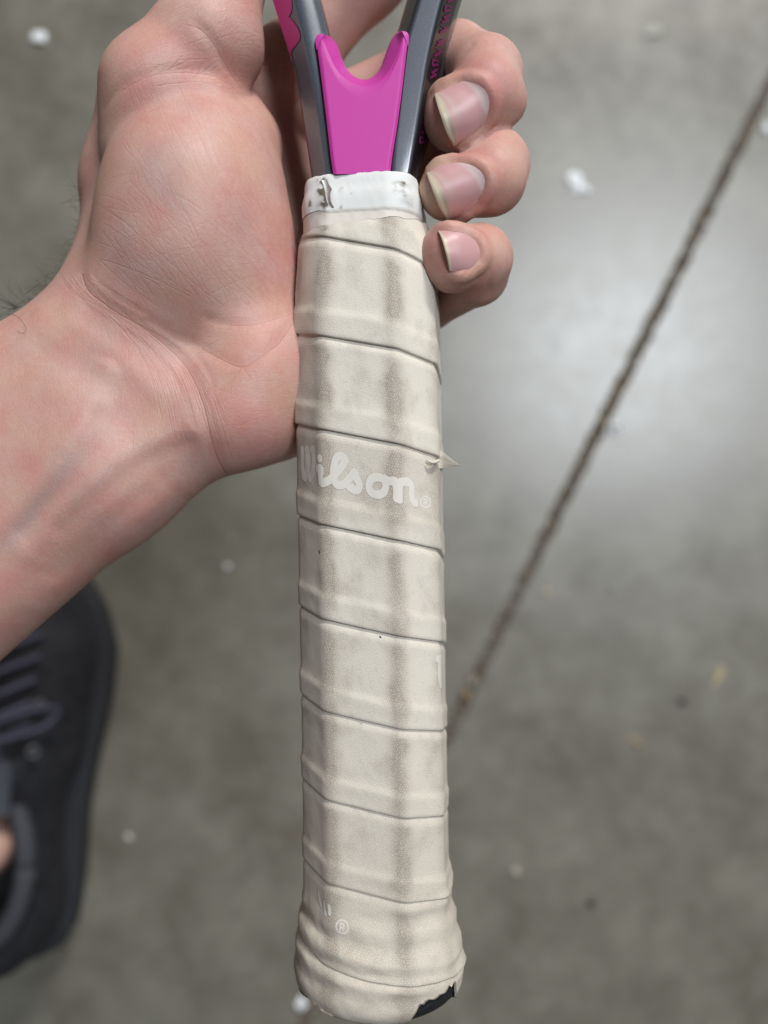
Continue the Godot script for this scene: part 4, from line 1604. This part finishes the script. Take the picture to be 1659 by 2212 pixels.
	# the main creases
	for c in [[0.65, 2.0, [[171, 588], [193, 630], [252, 676], [315, 713], [382, 772], [418, 825], [443, 892], [455, 973], [468, 1040]]],
		[0.4, 1.5, [[621, 660], [580, 684], [540, 698], [495, 700]]], [0.45, 1.8, [[625, 682], [600, 735], [558, 772], [522, 793], [477, 775], [430, 748]]],
		[0.5, 1.0, [[522, 793], [505, 815], [480, 845]]], [0.5, 1.0, [[522, 793], [540, 815]]], [0.5, 1.0, [[495, 700], [470, 730], [440, 745]]],
		[0.45, 2.0, [[516, 168], [490, 140], [462, 104], [440, 85], [415, 80]]], [0.4, 1.6, [[516, 178], [470, 163], [420, 166], [380, 175], [330, 190], [270, 215]]],
		[0.4, 1.0, [[520, 190], [440, 182], [400, 190], [350, 205]]], [0.5, 1.0, [[270, 290], [300, 275], [350, 258], [380, 250]]],
		[0.4, 1.0, [[395, 200], [420, 270], [450, 330], [480, 400], [510, 470]]], [0.4, 1.0, [[230, 570], [330, 610], [420, 650]]], [0.4, 0.9, [[260, 480], [330, 540], [410, 610], [480, 660]]],
		[0.35, 0.9, [[300, 420], [380, 500], [450, 580], [500, 640]]], [0.35, 0.9, [[460, 640], [520, 605], [560, 590]]]]:
		var pts := []
		for p in c[2]: pts.append(Vector2(p[0], p[1]))
		pts = catmull(pts, 8)
		var out := []
		for p in pts: out.append(skin_px(p.x + rng.randf_range(-0.7, 0.7), p.y + rng.randf_range(-0.7, 0.7)))
		hgt.line(out, c[1] * 0.6, c[0], c[1] * 0.9, 0.8)
	var pore := noise(61, 0.16, 2, FastNoiseLite.TYPE_CELLULAR).get_image(n, n).get_data()
	var fine := noise(62, 0.30, 2).get_image(n, n).get_data()
	var bytes := PackedByteArray()
	bytes.resize(n * n * 3)
	var hb := PackedByteArray()
	hb.resize(n * n)
	for i in n * n:
		var g := minf(hgt.px[i], 1.0)
		var po := pore[i] / 255.0
		var fi := fine[i] / 255.0
		hb[i] = int(clampf(0.72 - 0.62 * g + 0.09 * (po - 0.5) + 0.10 * (fi - 0.5), 0.0, 1.0) * 255.0)
		var k := 0.97 - 0.20 * g + 0.10 * (fi - 0.5) + 0.10 * (po - 0.5) + 0.10 * minf(pale_lines.px[i], 1.0)
		bytes[i * 3] = int(clampf(pow(k * 0.97, 0.4545), 0.0, 1.0) * 255.0)
		bytes[i * 3 + 1] = int(clampf(pow(k * 0.97 - 0.13 * g, 0.4545), 0.0, 1.0) * 255.0)
		bytes[i * 3 + 2] = int(clampf(pow(k * 0.97 - 0.13 * g, 0.4545), 0.0, 1.0) * 255.0)
	var m := mat(Color.WHITE, 0.50, 0.0, 0.42)
	m.vertex_color_use_as_albedo = true
	m.albedo_texture = ImageTexture.create_from_image(Image.create_from_data(n, n, false, Image.FORMAT_RGB8, bytes))
	m.heightmap_enabled = true
	m.heightmap_texture = ImageTexture.create_from_image(Image.create_from_data(n, n, false, Image.FORMAT_L8, hb))
	m.heightmap_scale = 0.032
	m.subsurf_scatter_enabled = true
	m.subsurf_scatter_strength = 0.10
	return m

# ------------------------------------------------------------------ the shoe
func build_shoe() -> void:
	var base := Vector3(-0.25, 0, 0.19)
	var shift := Vector3(-0.008, 0, -0.008)
	var root := thing("shoe", "dark navy lace-up sneaker on the floor under the forearm", "shoe", base)
	# outline of the sole: z from toe to heel, middle x and half width, mm
	var zs := [38.0, 44.0, 56.0, 78.0, 110.0, 150.0, 190.0, 230.0, 270.0, 305.0, 324.0, 333.0]
	var cx := [-252.0, -251.0, -250.0, -248.0, -246.0, -247.0, -250.0, -253.0, -255.0, -256.0, -256.0, -256.0]
	var hw := [4.0, 20.0, 34.0, 46.0, 53.0, 50.0, 43.0, 39.0, 39.0, 35.0, 24.0, 5.0]
	var cloth := mat(srgb(25, 26, 32), 0.85)
	var cn := NoiseTexture2D.new()
	cn.noise = noise(71, 0.2, 2); cn.width = 256; cn.height = 256; cn.seamless = true
	cloth.heightmap_enabled = true
	cloth.heightmap_texture = cn
	cloth.heightmap_scale = 0.06
	cloth.uv1_triplanar = true
	cloth.uv1_scale = Vector3(12, 12, 12)
	var ramp := Gradient.new()
	ramp.set_color(0, Color(0.5, 0.5, 0.55))
	ramp.set_color(1, Color(1.6, 1.55, 1.85))
	ramp.set_offset(0, 0.3)
	ramp.set_offset(1, 0.75)
	var weave := NoiseTexture2D.new()
	weave.noise = noise(72, 0.02, 4); weave.width = 256; weave.height = 256; weave.seamless = true; weave.color_ramp = ramp
	cloth.albedo_texture = weave
	# sole
	var secs := []
	for prof in [[0.0, -3.0], [4.0, 1.0], [14.0, 3.5], [24.0, 2.5], [27.0, 0.0]]:
		var ring := []
		for i in 73:
			var a := TAU * i / 72.0
			var tz := (1.0 - cos(a)) * 0.5
			var z := lerpf(zs[0], zs[-1], tz)
			var m := table(zs, cx, z)
			var w: float = table(zs, hw, z) + prof[1]
			ring.append(Vector3(m + w * (1.0 if a < PI else -1.0) * (0.0 if i in [0, 36, 72] else 1.0), prof[0], z + (prof[1] * -cos(a))) * 0.001)
		ring.pop_back()
		secs.append(ring)
	var ss := loft(secs)
	var n := 72
	for e in [0, 4]:
		for i in range(1, 35):
			ss.quad(e * n + i, e * n + i + 1, e * n + n - i - 1, e * n + n - i)
	part("sole", make_mesh(ss), mat(srgb(34, 35, 40), 0.7), root)
	# upper: blended solid, with the foot opening cut out
	var u := Solid.new()
	u.gk = [16.0]
	u.join_k = 5.0
	u.cone(Vector3(-249, 30, 84), Vector3(-247, 36, 120), 28, 36)
	u.cone(Vector3(-268, 34, 110), Vector3(-262, 36, 170), 26, 26)
	u.cone(Vector3(-226, 34, 110), Vector3(-232, 36, 170), 26, 26)
	u.cone(Vector3(-247, 40, 120), Vector3(-252, 58, 180), 34, 36)
	u.cone(Vector3(-252, 50, 180), Vector3(-255, 52, 280), 36, 36)
	u.cone(Vector3(-255, 40, 280), Vector3(-256, 66, 294), 32, 27)
	var got := net(u, 2.5)
	var us := Shape.new()
	var keep := PackedInt32Array()
	for p in got[0]:
		us.v.append(p * 0.001)
	for i in range(0, got[2].size(), 3):
		var c: Vector3 = (got[0][got[2][i]] + got[0][got[2][i + 1]] + got[0][got[2][i + 2]]) / 3.0
		var q := Vector2((c.x + 256.0) / 27.0, (c.z - 238.0) / 46.0)
		if c.y < 6.0 or (c.y > 50.0 and q.length() < 1.0):
			continue
		for j in 3: keep.append(got[2][i + j])
	us.idx = keep
	part("upper", make_mesh(us), cloth, root)
	# dark lining inside the opening
	var lin_ := Shape.new()
	for r in 7:
		for i in 33:
			var a := TAU * i / 32.0
			var k := [1.0, 1.0, 1.02, 1.04, 1.0, 0.8, 0.0][r] as float
			lin_.v.append(Vector3(-256 + cos(a) * 27.0 * k, [80.0, 70.0, 58.0, 44.0, 36.0, 33.0, 32.0][r], 238 + sin(a) * 46.0 * k) * 0.001)
	for r in 6:
		for i in 32:
			var a := r * 33 + i
			lin_.quad(a, a + 1, a + 34, a + 33)
	part("lining", make_mesh(lin_), mat(srgb(16, 16, 19), 0.95), root)
	# padded collar round the opening
	var col := Shape.new()
	var cp := []
	var cr := []
	for i in 41:
		var a := TAU * i / 40.0
		var y := 84.0 + 7.0 * sin(a) + 3.0 * absf(cos(a))
		cp.append(Vector3(-256 + cos(a) * 31.0, y, 239 + sin(a) * 50.0) * 0.001)
		cr.append(0.0065)
	tube(col, cp, cr, 12)
	part("padded_collar", make_mesh(col), mat(srgb(54, 56, 62), 0.8), root)
	# tongue
	var tg := []
	for i in 9:
		var t := i / 8.0
		var sec := []
		for j in 9:
			var x := (j / 8.0 - 0.5) * 2.0
			sec.append(Vector3(-252 + x * lerpf(15, 22, t), lerpf(84, 108, t) - x * x * 7.0, lerpf(142, 200, t)) * 0.001)
		for j in range(8, -1, -1):
			sec.append(sec[j] - Vector3(0, 0.006, 0))
		tg.append(sec)
	part("tongue", make_mesh(loft(tg)), mat(srgb(50, 54, 62), 0.8), root)
	# laces in rows across the front, with metal eyelets
	var lace := mat(srgb(66, 66, 84), 0.8)
	for i in 5:
		var z := 100.0 + i * 14.0
		var y := 74.0 + i * 5.4
		var pts := catmull([Vector3(-279 + (i % 2) * 3, y - 9, z + 8) * 0.001, Vector3(-262, y + 5, z + 3) * 0.001, Vector3(-243, y + 5, z - 2) * 0.001, Vector3(-223, y - 8, z - 9) * 0.001], 5)
		var sp := Shape.new()
		var rad := []
		for p in pts: rad.append(0.0019)
		tube(sp, pts, rad, 8)
		part("lace", make_mesh(sp), lace, root)
	var bow := Shape.new()
	for bp in [[[-256, 104, 150], [-235, 108, 140], [-214, 96, 134], [-206, 82, 138], [-214, 88, 148], [-236, 104, 152], [-256, 106, 152]], [[-258, 104, 150], [-280, 108, 148], [-296, 92, 156], [-284, 96, 164], [-258, 106, 154]]]:
		var pts := []
		for p in bp: pts.append(Vector3(p[0], p[1], p[2]) * 0.001)
		pts = catmull(pts, 5)
		var rad := []
		for p in pts: rad.append(0.0017)
		tube(bow, pts, rad, 8)
	part("lace_bow", make_mesh(bow), lace, root)
	var eye := TorusMesh.new()
	eye.inner_radius = 0.002
	eye.outer_radius = 0.0042
	var em := mat(srgb(96, 97, 102), 0.5, 0.4)
	for p in [[-219, 76, 136], [-284, 80, 152], [-219, 86, 163]]:
		var o := part("eyelet", eye, em, root)
		o.position = Vector3(p[0], p[1] + 4, p[2]) * 0.001 - base
		o.rotation_degrees = Vector3(10, 0, -30)
	root.position += shift

# ------------------------------------------------------------------ litter on the floor
func pebble(sx: float, sy: float, sz: float, seed_: int) -> ArrayMesh:
	var s := Shape.new()
	var n := noise(seed_, 0.9, 2)
	for i in 7:
		var th := PI * i / 6.0
		for j in 10:
			var ph := TAU * j / 10.0
			var d := Vector3(sin(th) * cos(ph), cos(th), sin(th) * sin(ph))
			var r := 1.0 + 1.0 * n.get_noise_3dv(d * 1.9)
			s.v.append(d * r * Vector3(sx, sy, sz))
	for i in 6:
		for j in 10:
			s.quad(i * 10 + j, i * 10 + (j + 1) % 10, (i + 1) * 10 + (j + 1) % 10, (i + 1) * 10 + j)
	return make_mesh(s, false)

func build_litter() -> void:
	var white := mat(srgb(226, 229, 232), 0.7)
	var straw := mat(srgb(176, 163, 130), 0.8)
	var tan_ := mat(srgb(146, 132, 108), 0.8)
	var dark := mat(srgb(44, 42, 40), 0.9)
	# u, v, half sizes in mm, turn, material, name, label, category
	var list := [
		[85, 82, 6.0, 2.0, 3.4, -20, white, "paint_chip", "white paint chip on bare concrete to the left of the thumb", "paint chip"],
		[1240, 392, 4.4, 1.6, 6.4, 15, white, "paint_flake", "white paint flake on pale concrete right of the ring finger", "paint flake"],
		[1262, 408, 4.2, 1.2, 2.6, -10, white, "paint_flake", "smaller bluish flake touching the large flake right of the fingers", "paint flake"],
		[1327, 921, 4.2, 3.0, 3.6, 30, white, "stone_chip", "white stone chip sitting on the edge of the floor joint", "stone chip"],
		[1300, 912, 3.0, 2.0, 3.0, 0, tan_, "stone_chip", "dull grey chip wedged in the joint beside the white stone chip", "stone chip"],
		[1654, 282, 2.6, 1.8, 5.0, 5, white, "paint_chip", "white chip beside the joint at the right edge of the floor", "paint chip"],
		[1552, 1456, 2.4, 1.2, 7.6, -28, straw, "wood_splinter", "pale straw-coloured splinter lying right of the floor joint", "splinter"],
		[1374, 1602, 2.4, 1.0, 5.6, 52, tan_, "wood_splinter", "faint tan splinter lying below the straw-coloured one", "splinter"],
		[491, 1222, 1.9, 1.2, 1.9, 0, white, "plastic_bead", "tiny pale round bead on the floor below the wrist", "bead"],
		[279, 1808, 2.2, 1.4, 2.4, 0, mat(srgb(190, 190, 184), 0.25), "plastic_bead", "small glossy bead on the floor right of the shoe", "bead"],
		[652, 2165, 3.4, 2.6, 5.0, -15, white, "paint_chip", "whitish chip on the floor behind the left side of the butt cap", "paint chip"],
		[1472, 1516, 2.6, 1.2, 2.6, 0, dark, "pebble", "small dark pebble below the straw-coloured splinter", "pebble"],
		[1276, 1952, 3.2, 1.0, 2.4, 0, dark, "pebble", "small dark pebble low on the floor right of the butt cap", "pebble"],
		[1114, 1880, 2.8, 1.2, 2.8, 0, mat(srgb(180, 172, 160), 0.8), "pebble", "pale pebble on the floor right of the handle's flared end", "pebble"],
		[1322, 1270, 2.2, 1.2, 2.2, 0, mat(srgb(150, 150, 150), 0.8), "pebble", "grey pebble on the floor right of the joint, level with the handle", "pebble"],
		[1412, 70, 6.0, 1.0, 4.0, 20, mat(srgb(165, 164, 160), 0.8), "plaster_crumb", "dull pale plaster crumb above the joint at the top of the floor", "plaster crumb"],
		[1180, 1358 - 80, 1.6, 1.0, 1.6, 0, mat(srgb(186, 170, 140), 0.7), "plaster_crumb", "tan crumb lying in the floor joint beside the handle", "plaster crumb"],
		[1005, 1500, 2.6, 2.0, 4.0, 30, mat(srgb(140, 116, 90), 0.8), "plaster_crumb", "light brown crumb in the floor joint nearest to the handle", "plaster crumb"],
	]
	# pale grit caught along the joint and thinly strewn over the floor
	var p := on_floor(1659, 190)
	var dir := (on_floor(960, 1600) - p).normalized()
	var g := Shape.new()
	for k in 420:
		var c := p + dir * rng.randf_range(-0.1, 0.95) + Vector3(rng.randfn() * 0.0045, -0.001, rng.randfn() * 0.0045)
		if k > 300: c = on_floor(rng.randf_range(-100, 1760), rng.randf_range(-100, 2300))
		var size := rng.randf_range(0.0004, 0.0016) * (1.7 if rng.randf() < 0.12 and k <= 300 else 1.0)
		var tone := rng.randf_range(0.12, 0.5)
		var col := Color(tone, tone * rng.randf_range(0.86, 0.97), tone * rng.randf_range(0.66, 0.9))
		var first := g.v.size()
		for q in 6:
			var dq: Vector3 = [Vector3.RIGHT, Vector3.BACK, Vector3.LEFT, Vector3.FORWARD, Vector3.UP, Vector3.DOWN][q]
			g.v.append(c + (dq + Vector3(rng.randf_range(-0.4, 0.4), rng.randf_range(-0.3, 0.3), rng.randf_range(-0.4, 0.4))) * size)
			g.col.append(col)
		for q in 4:
			g.tri(first + q, first + (q + 1) % 4, first + 4)
			g.tri(first + (q + 1) % 4, first + q, first + 5)
	var gm := mat(Color.WHITE, 0.85)
	gm.vertex_color_use_as_albedo = true
	var go := part("grit", make_mesh(g, false, Vector3(0, -3, 0)), gm, self)
	go.set_meta("kind", "stuff")
	go.set_meta("label", "pale and brown grit caught along the floor joint and strewn thinly around")
	go.set_meta("category", "grit")
	var i := 0
	for l in list:
		i += 1
		var o := MeshInstance3D.new()
		o.name = numbered(l[7], self)
		o.mesh = pebble(l[2] * 0.001, l[3] * 0.001, l[4] * 0.001, 100 + i)
		o.material_override = l[6]
		o.position = on_floor(l[0], l[1]) + Vector3(0, l[3] * 0.0007, 0)
		o.rotation_degrees = Vector3(0, l[5], 0)
		o.set_meta("label", l[8])
		o.set_meta("category", l[9])
		add_child(o, true)
